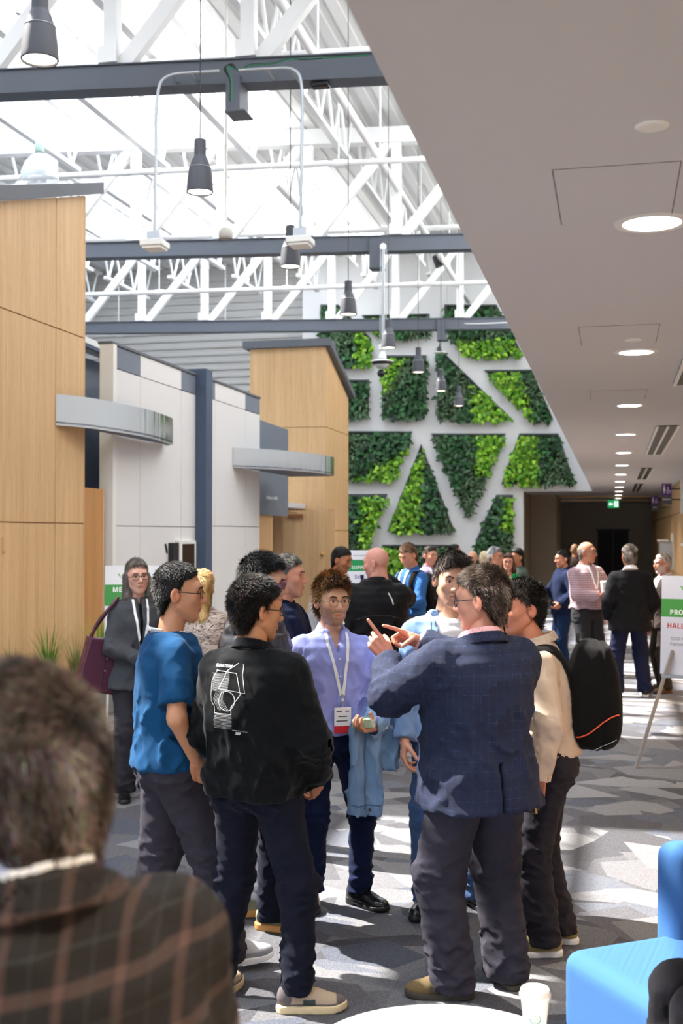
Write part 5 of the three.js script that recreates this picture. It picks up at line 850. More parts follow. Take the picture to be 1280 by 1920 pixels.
    const dm = cloth('#8db0d6', { bumpScale: 0.002 }); part('cloth', uvBy(nets(jf, [-0.02, 0.48, 0], [0.42, 1.2, 0.36], 0.0075), 1), dm, dj);
    const F2 = { t: dj, top: jf }, st = plain('#56779c', 0.9); ribbon(F2, 'seam', [[0.125, 0.98], [0.12, 0.75], [0.115, 0.56]], 0.01, st, 1, 0.002, dj); ribbon(F2, 'cuff_band', [[0.045, 0.585], [0.2, 0.58]], 0.008, st, 1, 0.002, dj); ribbon(F2, 'pocket_edge', [[0.21, 0.98], [0.26, 1.0], [0.31, 0.97]], 0.012, plain('#c7d6e4', 0.9), 1, 0.002, dj);
    const b = part('button', new THREE.SphereGeometry(0.009, 12, 8), plain('#5b4a45', 0.4), dj); const h = rayHit(jf, [0.15, 0.555, 0.6], [0, 0, -1]); b.position.set(0.15, 0.555, 0.6 - (h ?? 0.37));
  }
  const E = person({ at: G(842, 6.0), H: 1.775, face: 8, head: [-2, 4, -7], headX: 0.01, skin: '#c3967c', seed: 5, beard: '#5a4334', beardAmt: 0.35, brow: '#241a14', gaze: 10, label: 'young man in light blue blazer over white T-shirt', group: 'people talking in a ring',
    legs: [[0.13, 0.0, 20], [-0.13, 0.05, -30]], hair: { len: 0.02, colors: ['#1d1611', '#3c3029', '#665b52'], strands: 4200, strandLen: 0.03, strandW: 0.0014, lift: 0.28, puff: [[[0.01, 0.105, 0.045], [0.062, 0.035, 0.05]]], label: 'swept back brown hair' },
    arms: { R: { wrist: [-0.25, 0.87, 0.07] } },
    tops: [{ name: 'tshirt', mat: white, sleeve: 'none', hem: 0.95, grow: 0.008, neck: 1.475, cell: 0.012, label: 'white T-shirt' }, suit('#7d9cc8', { vee: [1.02, 0.2, 0.012], hem: 0.86, label: 'light blue blazer' })],
    trousers: { mat: cloth('#53709f'), top: 1.02, r: [0.1, 0.076, 0.064] }, shoes: shoeBlack });
  for (const s of [-1, 1]) ribbon(E, 'lapel', [[s * 0.085, 1.475], [s * 0.1, 1.38], [s * 0.07, 1.22], [s * 0.02, 1.04]], 0.055, E.t.children.find((m) => m.name === 'blazer').material, 1, 0.006);
  lanyard({ ...E, top: (x, y, z) => E.top(x, y, z) }, { low: 1.1, badge: false });
  const checks = canvasTex(512, 512, (g) => { g.fillStyle = '#0e1a38'; g.fillRect(0, 0, 512, 512); const im = g.getImageData(0, 0, 512, 512); for (let i = 0; i < im.data.length; i += 4) { const n = (rnd() - 0.5) * 22; im.data[i] += n; im.data[i + 1] += n; im.data[i + 2] += n * 1.3; } g.putImageData(im, 0, 0); for (let k = 0; k < 8; k++) for (let j = 0; j < 60; j++) { g.strokeStyle = `rgba(120,150,215,${rr(0.03, 0.26)})`; g.lineWidth = 1.6; const y = k * 64 + rr(-1, 1), x = rnd() * 512; g.beginPath(); g.moveTo(x, y); g.lineTo(x + rr(6, 26), y); g.stroke(); g.beginPath(); g.moveTo(y, x); g.lineTo(y, x + rr(6, 26)); g.stroke(); } }, { repeat: [3.2, 3.2] });
  const navy = phys({ map: checks, roughness: 0.9, sheen: 0.25, sheenRoughness: 0.6, bumpMap: weave, bumpScale: 0.0015 });
  const Fp = person({ at: G(897, 4.9), H: 1.735, face: 205, head: [42, 4, 0], headX: -0.02, skin: '#c78f78', seed: 6, uvk: 1, w: 1.2, depth: 1.34, belly: 0.07, brow: '#3a2a22', headShape: { wide: 1.08 }, headScale: 1.08, label: 'large man in navy windowpane blazer pointing with both index fingers', group: 'people talking in a ring',
    legs: [[0.13, 0.0, 62], [-0.15, 0.02, -8]], hair: { len: 0.017, colors: ['#1c1410', '#2e221b', '#4a3c33', '#7d736b'], strands: 6500, strandLen: 0.022, strandW: 0.0013, lift: 0.38, line: -0.012, label: 'dark hair greying at the temples' }, glasses: { color: '#23273a', rx: 0.026, ry: 0.021, r: 0.0019, tint: '#dfe3f4' },
    arms: { L: { wrist: [0.25, 1.4, 0.36], hint: [0.75, -1, -0.35], dir: [0.6, 0.78, 0.22], palm: [-0.5, 0.1, 1], curls: [0.04, 0.8, 0.85, 0.9], thumb: 0.95, shrug: 0.01 }, R: { wrist: [0.05, 1.455, 0.44], hint: [-0.9, -0.8, 0.1], dir: [0.9, 0.34, 0.3], palm: [0.1, -0.75, -0.6], curls: [0.04, 0.7, 0.8, 0.85], thumb: 0.8 } },
    tops: [{ name: 'shirt', mat: cloth('#d9a8ad'), sleeve: 'long', cuff: 0.985, arm: [0.055, 0.05, 0.042], hem: 0.98, grow: 0.0, cell: 0.011, collar: [0.05, 0.085], label: 'pale pink shirt showing at neck and cuffs' }, suit('#1b2d5c', { mat: navy, hem: 0.8, grow: 0.022, arm: [0.092, 0.078, 0.06], cuff: 0.9, blend: 0.06, slit: 1.0, flare: 0.02, neck: 1.5, collar: [0.05, 0.1], collarGap: 0.05, collarY: 1.465, label: 'navy blazer with a faint windowpane check' })],
    trousers: { mat: cloth('#4e4b59'), top: 1.02, r: [0.125, 0.1, 0.088], seat: 0.0, hem: 0.03, label: 'slate grey chinos' },
    shoes: { mat: vShoe, soleMat: plain('#3a342c', 0.8), chunk: 0.002, paint: (x, y, z) => z > 0.1 ? '#6a5634' : '#54462f', label: 'brown walking shoe' } });
  const Gp = person({ at: G(1030, 5.4), H: 1.665, face: 263, head: [28, 4, 0], lean: 0.06, headZ: 0.045, skin: '#c8876c', seed: 7, uvk: 1, w: 1.05, brow: '#1b1412', label: 'man in beige shirt wearing a black backpack', group: 'people talking in a ring',
    legs: [[0.09, 0.04, 6], [-0.1, -0.05, -6]], hair: { len: 0.016, colors: ['#120e0c', '#221c19', '#4a443f'], strands: 5500, strandLen: 0.02, strandW: 0.0014, lift: 0.65, rough: 0.006, label: 'curly dark hair' },
    arms: { L: { wrist: [0.31, 0.895, 0.07], hint: [1, 0, -0.7], palm: [-1, 0, 0.2], curls: [0.55, 0.5, 0.45, 0.4], thumb: 0.8 }, R: { wrist: [-0.2, 1.0, 0.2] } },
    tops: [{ name: 'shirt', mat: cloth('#cdb9a6'), hem: 0.965, grow: 0.016, arm: [0.068, 0.06, 0.05], cuff: 0.98, fold: 0.8, blend: 0.018, collar: [0.048, 0.075], cuffs: [0.012, cloth('#cdb9a6'), 0.004], label: 'beige button shirt' }],
    trousers: { mat: cloth('#3d3a44'), top: 1.02, r: [0.108, 0.086, 0.072], belt: plain('#6a3a26', 0.5), hem: 0.05, label: 'charcoal trousers' },
    shoes: { mat: vShoe, soleMat: soleWhite, lace: plain('#d8cfb4', 0.8), sole: 0.03, chunk: 0.003, paint: (x, y, z) => z > 0.11 ? '#7d7142' : '#8f8150', label: 'olive canvas sneaker with a white sole' } });
  ribbon(Gp, 'lanyard', [[0.05, 1.52], [0.062, 1.47], [0.06, 1.4]], 0.02, M.lanyard, 1, 0.012);
  const ph = thing('phone', 'gold edged smartphone in the hand of the beige shirt man', 'phone'); { const h = Gp.hands.L, c = Gp.world(h.P(0.02, 0.1, 0.028)); ph.position.copy(c); ph.rotation.set(0.3, Gp.t.rotation.y + 0.5, 0.5); part('case', new RoundedBoxGeometry(0.07, 0.14, 0.009, 3, 0.004), std({ color: hex('#b98d4e'), metalness: 0.7, roughness: 0.3 }), ph); part('glass_front', new RoundedBoxGeometry(0.066, 0.136, 0.0102, 3, 0.004), M.blackGloss, ph); }
  backpack(Gp, 'black laptop backpack with an orange zip line on the beige shirt man', 1, [0.158, 0.265, 0.13], [0, 1.25, -0.205], true);
}
function backpack(api, label, q, r, c, zip) {
  const b = thing('backpack', label, 'backpack', api.t.position.toArray(), api.t.rotation.y); b.scale.copy(api.t.scale);
  const f = (x, y, z) => { const X = Math.abs(x - c[0]) / r[0], Y = (y - c[1]) / r[1], Z = (z - c[2]) / (r[2] * (1.05 - 0.3 * smooth(0, 1, Y))), n = 4; let d = (Math.pow(X ** n + Math.abs(Y) ** n + Math.abs(Z) ** n, 1 / n) - 1) * r[2]; const g2 = Math.abs(z - c[2] + r[2] * 0.25) ; d += 0.006 * smooth(0.012, 0.0, g2); d -= 0.006 * noise(x * 14, y * 11, z * 14); return smax(d, -(api.top(x, y, z) - 0.004), 0.006); };
  part('bag', uvBy(nets(f, [c[0] - r[0] - 0.05, c[1] - r[1] - 0.05, c[2] - r[2] - 0.05], [c[0] + r[0] + 0.05, c[1] + r[1] + 0.05, c[2] + r[2] + 0.08], 0.009 * q), 1), cloth('#1a181a', { sheen: 0.1 }), b);
  const lowf = (x, y, z) => f(x, y, z);
  if (zip) { const pts = []; for (let i = 0; i <= 16; i++) { const y = lerp(1.06, 1.17, smooth(0, 1, i / 16)), z = lerp(c[2] + 0.09, c[2] - r[2] * 0.86, i / 16); let x = 0.35; for (let k = 0; k < 60; k++) { const d = lowf(x, y, z); if (d < 0.002) break; x -= Math.max(d * 0.6, 0.002); } pts.push(V(Math.max(x, c[0] + 0.02) + 0.003, y, z)); } part('zip_line', tube(pts, 0.0035, 40, 6), plain('#d9552f', 0.6), b, 'orange zip line'); const p2 = []; for (let i = 0; i <= 12; i++) { const y = lerp(1.05, 0.99, i / 12), z = lerp(c[2] - 0.1, c[2] + 0.02, i / 12); let x = 0.35; for (let k = 0; k < 60; k++) { const d = lowf(x, y, z); if (d < 0.002) break; x -= Math.max(d * 0.6, 0.002); } p2.push(V(Math.max(x, c[0] + 0.02) + 0.002, y, z)); } part('stitch_line', tube(p2, 0.0018, 30, 5), M.galv, b); }
  for (const s of [-1, 1]) {                                          // padded shoulder straps, flattened tubes that follow the shirt
    const pts = [[0.105, 1.2, -0.15], [0.11, 1.38, -0.13], [0.112, 1.46, -0.06], [0.118, 1.455, 0.03], [0.125, 1.38, 0.1], [0.135, 1.25, 0.115], [0.15, 1.13, 0.07]].map(([x, y, z]) => { let p = [s * x * (r[0] > 0.14 ? 1.05 : 1), y, z + api.shz(y)]; for (let k = 0; k < 25; k++) { const d = api.top(...p) - 0.01, e = 0.004, gx = api.top(p[0] + e, p[1], p[2]) - api.top(p[0] - e, p[1], p[2]), gy = api.top(p[0], p[1] + e, p[2]) - api.top(p[0], p[1] - e, p[2]), gz = api.top(p[0], p[1], p[2] + e) - api.top(p[0], p[1], p[2] - e), l = Math.hypot(gx, gy, gz) || 1; if (Math.abs(d) < 0.001) break; p = [p[0] - gx / l * d * 0.7, p[1] - gy / l * d * 0.7, p[2] - gz / l * d * 0.7]; } return p; });
    const curve = new THREE.CatmullRomCurve3(pts.map((p) => V(...p))), P = [], I = [], n = 40;
    for (let i = 0; i <= n; i++) { const p = curve.getPoint(i / n), d = curve.getTangent(i / n), e = 0.005, nn = V(api.top(p.x + e, p.y, p.z) - api.top(p.x - e, p.y, p.z), api.top(p.x, p.y + e, p.z) - api.top(p.x, p.y - e, p.z), api.top(p.x, p.y, p.z + e) - api.top(p.x, p.y, p.z - e)).normalize(), sd = d.clone().cross(nn).normalize(); for (const [u, v] of [[-1, -0.3], [-1, 0.6], [0, 1], [1, 0.6], [1, -0.3]]) P.push(p.x + sd.x * u * 0.03 + nn.x * v * 0.009, p.y + sd.y * u * 0.03 + nn.y * v * 0.009, p.z + sd.z * u * 0.03 + nn.z * v * 0.009); }
    for (let i = 0; i < n; i++) for (let k = 0; k < 5; k++) { const a = 5 * i + k, a2 = 5 * i + (k + 1) % 5; I.push(a, a + 5, a2, a2, a + 5, a2 + 5); }
    const g2 = new THREE.BufferGeometry(); g2.setAttribute('position', new THREE.Float32BufferAttribute(P, 3)); g2.setIndex(I); g2.computeVertexNormals(); part('strap', g2, cloth('#1c1a1c', { side: THREE.DoubleSide, bumpMap: null }), b);
  }
  part('handle', tube([[-0.03, c[1] + r[1] - 0.01, c[2] + 0.07], [0, c[1] + r[1] + 0.03, c[2] + 0.07], [0.03, c[1] + r[1] - 0.01, c[2] + 0.07]], 0.006, 16, 6), M.black, b);
  return b;
}
function coffee(label, pos, size = 1, tilt = 0, emblem) {
  const t = thing('paper_cup', label, 'paper cup', pos.toArray ? pos.toArray() : pos, 0, undefined); t.scale.setScalar(size);
  part('cup', lathe([[0.001, 0.0], [0.027, 0], [0.028, 0.002], [0.039, 0.108], [0.036, 0.108], [0.026, 0.004], [0.001, 0.004]], 36), plain('#f1efeb', 0.55), t);
  part('lid', lathe([[0.0415, 0.104], [0.043, 0.106], [0.043, 0.112], [0.041, 0.114], [0.039, 0.124], [0.037, 0.127], [0.033, 0.125], [0.031, 0.119], [0.001, 0.119]], 36), plain('#f4f3f0', 0.4), t);
  if (emblem) {
    const tx = canvasTex(256, 256, (g) => { g.clearRect(0, 0, 256, 256); g.fillStyle = '#2d6b50'; g.beginPath(); g.arc(128, 128, 116, 0, 7); g.fill(); g.fillStyle = '#f1efeb'; g.beginPath(); g.arc(128, 128, 86, 0, 7); g.fill(); g.fillStyle = '#2d6b50'; g.beginPath(); g.arc(128, 128, 78, 0, 7); g.fill(); g.strokeStyle = '#f1efeb'; g.lineWidth = 11; for (const k of [-2, -1, 0, 1, 2]) { g.beginPath(); g.moveTo(128 + k * 24, 74); g.quadraticCurveTo(128 + k * 34, 128, 128 + k * 20, 186); g.stroke(); } });
    const cg = new THREE.CylinderGeometry(0.0352, 0.0318, 0.036, 20, 1, true, emblem - 0.55, 1.1); cg.translate(0, 0.055, 0); part('emblem', cg, std({ map: tx, transparent: true, alphaTest: 0.5, roughness: 0.6 }), t, 'round green emblem');
  }
  t.rotation.z = tilt; return t;
}
// --- people standing behind, on the left ---
{
  const greyKnit = cloth('#5f6167');
  const H = person({ at: G(256, 8.5), H: 1.7, fem: true, face: 27, head: [-3, 0, 3], skin: '#cf9f8b', seed: 8, q: 1.3, brow: '#4a3c34', label: 'woman in grey cardigan and glasses carrying a maroon tote bag',
    legs: [[0.11, 0.0, 20], [-0.1, 0.03, -14]], hair: { len: 0.013, colors: ['#3c3632', '#5a534e', '#7b736d'], strands: 2500, strandLen: 0.03, strandW: 0.0018, lift: 0.1, line: -0.012, extra: [[[0.072, 0.0, -0.02], [0.085, -0.17, 0.015], 0.03, 0.03], [[-0.072, 0.0, -0.02], [-0.088, -0.17, 0.015], 0.03, 0.032], [[0, 0, -0.08], [0, -0.16, -0.075], 0.055, 0.06]], label: 'long grey brown hair' }, glasses: { color: '#2a2022', rx: 0.025, ry: 0.018, square: true, r: 0.0022 },
    arms: { R: { wrist: [-0.03, 1.06, 0.24], hint: [-1, -0.5, -0.4], palm: [0, 0.2, -1] }, L: { wrist: [0.08, 1.03, 0.23], hint: [1, -0.5, -0.4], palm: [0, 0.2, -1] } },
    tops: [{ name: 'top', mat: blackTr, sleeve: 'none', hem: 0.9, neck: 1.46, cell: 0.012, grow: 0.006, label: 'black top' }, { name: 'cardigan', mat: greyKnit, grow: 0.02, hem: 0.83, arm: [0.058, 0.052, 0.042], vee: [0.5, 0.012, 0], n: 2.2, flare: 0.03, label: 'open grey cardigan' }],
    trousers: { mat: greyTr, top: 1.02, r: [0.096, 0.072, 0.08], hem: 0.05 }, shoes: { mat: blackTr, soleMat: M.black, high: 0.13 } });
  for (const s of [-1, 1]) ribbon(H, 'lanyard', [[s * 0.055, 1.5], [s * 0.05, 1.4], [s * 0.03, 1.25], [0.012 + s * 0.004, 1.08]], 0.018, M.lanyard, 1, 0.008);
  const bag = thing('tote_bag', 'maroon leather tote bag hanging from the cardigan woman\'s shoulder', 'bag', H.t.position.toArray(), H.t.rotation.y - 0.35), lp = plain('#4a1d31', 0.45), s2 = new THREE.Shape([[-0.085, 0.36], [0.075, 0.36], [0.135, 0], [-0.125, 0]].map(([x, y]) => new THREE.Vector2(x, y)));
  const bg = new THREE.ExtrudeGeometry(s2, { depth: 0.1, bevelEnabled: true, bevelThickness: 0.02, bevelSize: 0.015, bevelSegments: 3 }); bg.translate(0, 0, -0.05); const hold = new THREE.Group(); hold.name = 'body'; bag.add(hold); hold.position.set(-0.3, 0.78, 0.06); hold.rotation.set(0, 0.3, -0.16); part('leather', bg, lp, hold); part('seam', new THREE.BoxGeometry(0.004, 0.36, 0.003), plain('#2c0f1c', 0.6), hold).position.set(0.04, 0.18, 0.072);
  for (const y of [0.15, 0.24]) part('stud', new THREE.SphereGeometry(0.006, 10, 8), M.galv, hold).position.set(0.045, y, 0.073);
  part('strap', tube([[-0.34, 1.1, 0.1], [-0.26, 1.27, 0.11], [-0.155, 1.4, 0.1], [-0.13, 1.435, 0.03], [-0.16, 1.4, -0.05], [-0.27, 1.25, -0.05], [-0.36, 1.1, 0.0]], 0.014, 50, 6), lp, bag);
  const floral = canvasTex(256, 256, (g) => { g.fillStyle = '#b7a79a'; g.fillRect(0, 0, 256, 256); for (let k = 0; k < 420; k++) { g.fillStyle = ['#5f4b46', '#d9cdc3', '#8a6d68', '#3c3232'][k % 4]; g.beginPath(); g.ellipse(rnd() * 256, rnd() * 256, rr(3, 9), rr(2, 6), rnd() * 3, 0, 7); g.fill(); } }, { repeat: [5, 5] });
  person({ at: G(380, 8.4), H: 1.62, fem: true, face: 165, head: [0, 4, 0], skin: '#cf9f8b', seed: 9, q: 1.5, label: 'blonde woman in patterned blouse seen from behind', legs: [[0.1, 0, 10], [-0.1, 0.02, -10]], noFace: true,
    hair: { len: 0.014, colors: ['#8a6a3c', '#b58f55', '#d6b981'], strands: 2500, strandLen: 0.04, strandW: 0.002, lift: 0.08, extra: [[[0.03, 0.0, -0.07], [0.04, -0.22, -0.09], 0.06, 0.05], [[-0.03, 0, -0.07], [-0.04, -0.22, -0.09], 0.06, 0.05]], label: 'long wavy blonde hair' }, tops: [{ name: 'blouse', mat: phys({ map: floral, roughness: 0.85 }), grow: 0.02, hem: 0.85, label: 'patterned blouse' }], trousers: { mat: blackTr, top: 1.02, r: [0.1, 0.095, 0.115], hem: 0.03 }, shoes: { mat: blackTr, soleMat: M.black } });
  const Jp = person({ at: G(535, 7.1), H: 1.755, face: 74, head: [6, -2, 0], skin: '#c4876a', seed: 10, q: 1.2, beard: '#7a6a60', beardAmt: 0.35, brow: '#2c2522', label: 'smiling grey haired man in navy blazer holding a paper cup', group: 'people behind the ring',
    hair: { len: 0.014, colors: ['#2a2624', '#4d4743', '#7c7570'], strands: 2800, strandLen: 0.016, strandW: 0.0016, lift: 0.35, label: 'short grey hair' }, arms: { R: { wrist: [-0.15, 1.3, 0.3], hint: [-0.6, -1, -0.3], dir: [0.55, 0.2, 0.6], palm: [0.9, 0.1, -0.4], curls: [0.45, 0.48, 0.5, 0.52], thumb: 0.7 }, L: { wrist: [0.2, 0.95, 0.15] } },
    tops: [{ name: 'shirt', mat: cloth('#1a2036'), sleeve: 'none', hem: 0.95, grow: 0.008, cell: 0.012, collar: [0.05, 0.072], label: 'dark navy shirt' }, suit('#1f2b4d', { vee: [1.05, 0.17, 0.008], label: 'navy blazer' })], trousers: { mat: navyTr, top: 1.02 }, shoes: shoeBlack });
  lanyard(Jp, { low: 1.16 });
  coffee('white coffee cup with green emblem held by the navy blazer man', Jp.world(v3.add(Jp.hands.R.grip, [0, -0.055, 0])), 1.05, 0, YAW);
  const K = person({ at: G(597, 12), H: 1.745, face: 62, lean: 0.16, head: [0, 14, 0], headZ: 0.05, skin: '#a96f4e', seed: 11, q: 1.7, brow: '#100c0a', beard: '#2a1c14', beardAmt: 0.35, label: 'dark haired man in light grey sweater leaning forward', group: 'people behind the ring', hair: { len: 0.01, colors: blackHair, strands: 1200, strandLen: 0.018, strandW: 0.002, lift: 0.3 }, arms: { R: { wrist: [-0.16, 1.05, 0.36], hint: [-1, -0.4, -0.3] }, L: { wrist: [0.16, 1.05, 0.36] } }, tops: [{ name: 'sweater', mat: cloth('#b4b5b8'), grow: 0.02, hem: 0.88, collar: [0.04, 0.07, white] }], trousers: { mat: navyTr, top: 1.0 }, shoes: shoeBlack });
  const L = person({ at: G(705, 9.55), H: 1.775, face: 187, head: [58, 8, 0], skin: '#cf9482', seed: 12, q: 1.3, uvk: -1, w: 1.2, depth: 1.25, headScale: 1.06, label: 'bald man in black zip jacket seen from behind', group: 'people behind the ring', legs: [[0.12, -0.02, 10], [-0.12, 0.1, -8]],
    arms: { R: { wrist: [-0.1, 1.53, 0.2], hint: [-1, -0.9, 0.2], dir: [-0.1, 1, 0.2], palm: [1, 0, 0.3], curls: [0.4, 0.45, 0.5, 0.5] }, L: { wrist: [0.28, 0.95, 0.12] } },
    tops: [{ name: 'jacket', mat: cloth('#1b1a1e', { roughness: 0.7 }), grow: 0.035, arm: [0.088, 0.075, 0.058], hem: 0.86, blend: 0.05, neck: 1.53, collar: [0.05, 0.08], fold: 1.3, label: 'black jacket with a back yoke' }], trousers: { mat: blackTr, top: 1.0, r: [0.112, 0.09, 0.078] }, shoes: { mat: plain('#6a5138', 0.6), soleMat: plain('#8a7350', 0.7) } });
  ribbon(L, 'reflective_piping', [[-0.075, 1.43], [-0.1, 1.38], [-0.11, 1.34]], 0.01, plain('#cfcfd2', 0.4), -1, 0.004); ribbon(L, 'yoke_seam', [[0.18, 1.22], [0.08, 1.25], [-0.08, 1.25], [-0.19, 1.22]], 0.008, M.black, -1, 0.003);
}
// --- people in the middle distance ---
{
  const bgd = 'people in the middle distance';
  const Mp = person({ at: G(770, 13.5), H: 1.765, face: -52, head: [4, 24, 0], headZ: 0.03, skin: '#c98f74', seed: 13, q: 1.8, brow: '#4a3424', label: 'man in blue shirt with backpack looking down', group: bgd, hair: { len: 0.016, colors: ['#3a2a1e', '#6a4f38', '#8a6d50'], strands: 1200, strandLen: 0.02, strandW: 0.0022, lift: 0.3 }, arms: { R: { wrist: [-0.05, 1.13, 0.27], hint: [-1, -0.6, -0.4], dir: [0.8, 0.1, 0.5] }, L: { wrist: [0.06, 1.12, 0.27], hint: [1, -0.6, -0.4], dir: [-0.8, 0.1, 0.5] } },
    tops: [{ name: 'shirt', mat: cloth('#3f78c0'), grow: 0.02, hem: 0.98, arm: [0.07, 0.06, 0.048], collar: [0.05, 0.075] }], trousers: { mat: cloth('#7b7468'), top: 1.03, belt: M.black }, shoes: { mat: plain('#6d4a30', 0.5), soleMat: M.black } });
  lanyard(Mp, { low: 1.1, width: 0.024, badge: false }); backpack(Mp, 'dark backpack worn by the blue shirt man', 1.8, [0.15, 0.24, 0.1], [0, 1.22, -0.23], false);
  const gingham = (a, b, rep) => canvasTex(128, 128, (g) => { g.fillStyle = a; g.fillRect(0, 0, 128, 128); g.fillStyle = b; g.globalAlpha = 0.5; for (let k = 0; k < 4; k++) { g.fillRect(k * 32, 0, 14, 128); g.fillRect(0, k * 32, 128, 14); } }, { repeat: [rep, rep] });
  const N = person({ at: G(805, 15.5), H: 1.72, face: 32, head: [6, 2, 0], skin: '#cb9079', seed: 14, q: 1.9, brow: '#2c2018', label: 'man in purple check shirt with sunglasses on his head', group: bgd, hair: { len: 0.01, colors: brownHair, strands: 900, strandLen: 0.018, strandW: 0.0024, lift: 0.35 }, tops: [{ name: 'shirt', mat: phys({ map: gingham('#8d7f9d', '#5c4f72', 6), roughness: 0.9 }), grow: 0.022, hem: 0.95, collar: [0.05, 0.075] }], trousers: { mat: blackTr, top: 1.03 }, shoes: shoeBlack });
  lanyard(N, { low: 1.1, width: 0.026, badge: false });
  { const sg = part('sunglasses', tube([[-0.07, 0.1, 0.02], [-0.05, 0.118, 0.075], [0, 0.12, 0.088], [0.05, 0.118, 0.075], [0.07, 0.1, 0.02]], 0.009, 24, 6), M.blackGloss, N.t, 'sunglasses pushed up'); sg.applyMatrix4(N.HM); }
  const far = (px, d, H, face, head, label, o) => person({ at: G(px, d), H, face, head, label, group: bgd, q: 2.1, seed: px % 17, trousers: { mat: blackTr, top: 1.02 }, shoes: shoeBlack, ...o });
  far(851, 20, 1.7, 62, [0, 0, 0], 'dark haired man beyond the blazer group, only his head showing', { skin: '#a06a4c', hair: { len: 0.009, colors: blackHair, strands: 500, strandLen: 0.015, strandW: 0.003 }, beard: '#2a1d16', beardAmt: 0.4, tops: [{ mat: cloth('#4a4f5c'), grow: 0.02 }] });
  far(886, 18.5, 1.615, -35, [0, 0, 0], 'bald man with glasses beyond the blazer group', { skin: '#cf9a80', glasses: { color: '#4a4038' }, tops: [{ mat: cloth('#7f8894'), grow: 0.02 }] });
  far(907, 19.6, 1.58, 160, [0, 0, 0], 'light blonde woman with her back turned', { fem: true, skin: '#d1a28c', hair: { len: 0.02, colors: ['#c9ad7c', '#e4d2ab', '#f0e6cc'], extra: [[[0, 0, -0.06], [0, -0.12, -0.07], 0.07, 0.06]] }, tops: [{ mat: cloth('#b9a98c'), grow: 0.02 }] });
  far(926, 16, 1.7, 58, [4, 2, 0], 'grey haired man with glasses in pale lilac shirt', { skin: '#bd8566', hair: { len: 0.016, colors: ['#4a4a4c', '#77777a', '#a5a5a8'] }, glasses: { color: '#3a3534' }, tops: [{ mat: cloth('#b5b3d0'), grow: 0.02, collar: [0.05, 0.075] }] });
  const S = far(952, 16.5, 1.6, -12, [4, 2, 0], 'woman in sleeveless green top holding a cup', { fem: true, skin: '#c98f77', hair: { len: 0.018, colors: ['#2b1a14', '#46291e', '#5f3a2a'], extra: [[[0.07, 0, -0.02], [0.095, -0.13, 0.0], 0.035, 0.04], [[-0.07, 0, -0.02], [-0.095, -0.13, 0.0], 0.035, 0.04]] }, glasses: { color: '#2a2022' }, arms: { R: { wrist: [-0.08, 1.16, 0.24], hint: [-1, -0.7, -0.3], dir: [0.6, 0.2, 0.7], palm: [0.8, 0, -0.5], curls: [0.45, 0.45, 0.5, 0.5] }, L: { wrist: [0.1, 1.08, 0.22], hint: [1, -0.5, -0.4] } }, tops: [{ name: 'top', mat: cloth('#149a55'), sleeve: 'none', grow: 0.014, hem: 0.9, vee: [1.34, 0.5], label: 'sleeveless green top' }] });
  coffee('small paper cup held by the woman in green', S.world(v3.add(S.hands.R.grip, [0, -0.05, 0])));
  far(970, 17.4, 1.66, -62, [0, 2, 0], 'dark haired woman in green grey jacket behind the green top', { fem: true, skin: '#b57c5e', hair: { len: 0.022, colors: blackHair, extra: [[[0, 0.0, -0.07], [0.0, -0.2, -0.09], 0.06, 0.05]] }, tops: [{ mat: cloth('#5f6f62'), grow: 0.025 }] });
  const U = far(1056, 16, 1.665, -78, [0, 4, 0], 'man in navy hooded jacket and glasses holding a cup', { q: 1.9, skin: '#bd8468', hair: { len: 0.011, colors: blackHair, strands: 900, strandLen: 0.02, strandW: 0.0025 }, glasses: { color: '#1d1a1a' }, arms: { L: { wrist: [0.2, 1.02, 0.12], hint: [1, -0.2, -0.6] }, R: { wrist: [-0.12, 1.2, 0.33], hint: [-0.7, -1, -0.3], dir: [0.4, 0.3, 0.8], palm: [0.9, 0, 0], curls: [0.45, 0.48, 0.5, 0.5] } }, tops: [{ name: 'jacket', mat: cloth('#1d2c52'), grow: 0.04, arm: [0.085, 0.072, 0.058], hem: 0.86, neck: 1.52, collar: [0.06, 0.085], label: 'navy jacket' }], trousers: { mat: cloth('#1f3a66'), top: 1.02, r: [0.105, 0.084, 0.07] } });
  coffee('paper cup held by the navy jacket man', U.world(v3.add(U.hands.R.grip, [0, -0.05, 0])), 1.05);
  const Vp = far(1099, 14.5, 1.785, 28, [32, 0, 0], 'tall balding man in pink check shirt holding a cup', { q: 1.7, skin: '#c58a6e', headScale: 1.06, w: 1.1, belly: 0.03, hair: { len: 0.009, bald: true, baldY: 0.05, colors: greyHair }, glasses: { color: '#2a2626', rx: 0.024, ry: 0.016 }, legs: [[0.11, 0, 15], [-0.11, 0.02, -15]], arms: { L: { wrist: [0.07, 1.17, 0.3], hint: [1, -0.6, -0.4], dir: [-0.6, 0.15, 0.6], palm: [-0.5, 0.6, -0.3], curls: [0.45, 0.48, 0.5, 0.5] }, R: { wrist: [-0.05, 1.14, 0.28], hint: [-1, -0.5, -0.4], dir: [0.8, 0.1, 0.5], palm: [0, 0.9, -0.3], curls: [0.4, 0.4, 0.45, 0.45] } }, tops: [{ name: 'shirt', mat: phys({ map: gingham('#c9b0b2', '#7d5a66', 9), roughness: 0.9 }), grow: 0.026, arm: [0.075, 0.064, 0.05], hem: 0.985, blend: 0.04, collar: [0.05, 0.078], label: 'pink check shirt' }], trousers: { mat: cloth('#3c3c40'), top: 1.04, r: [0.108, 0.086, 0.074], belt: M.black } });
  lanyard(Vp, { low: 1.2, width: 0.022, badge: false }); coffee('paper cup in the hands of the pink check shirt man', Vp.world(v3.add(Vp.hands.L.grip, [-0.01, -0.03, 0])), 1.1);
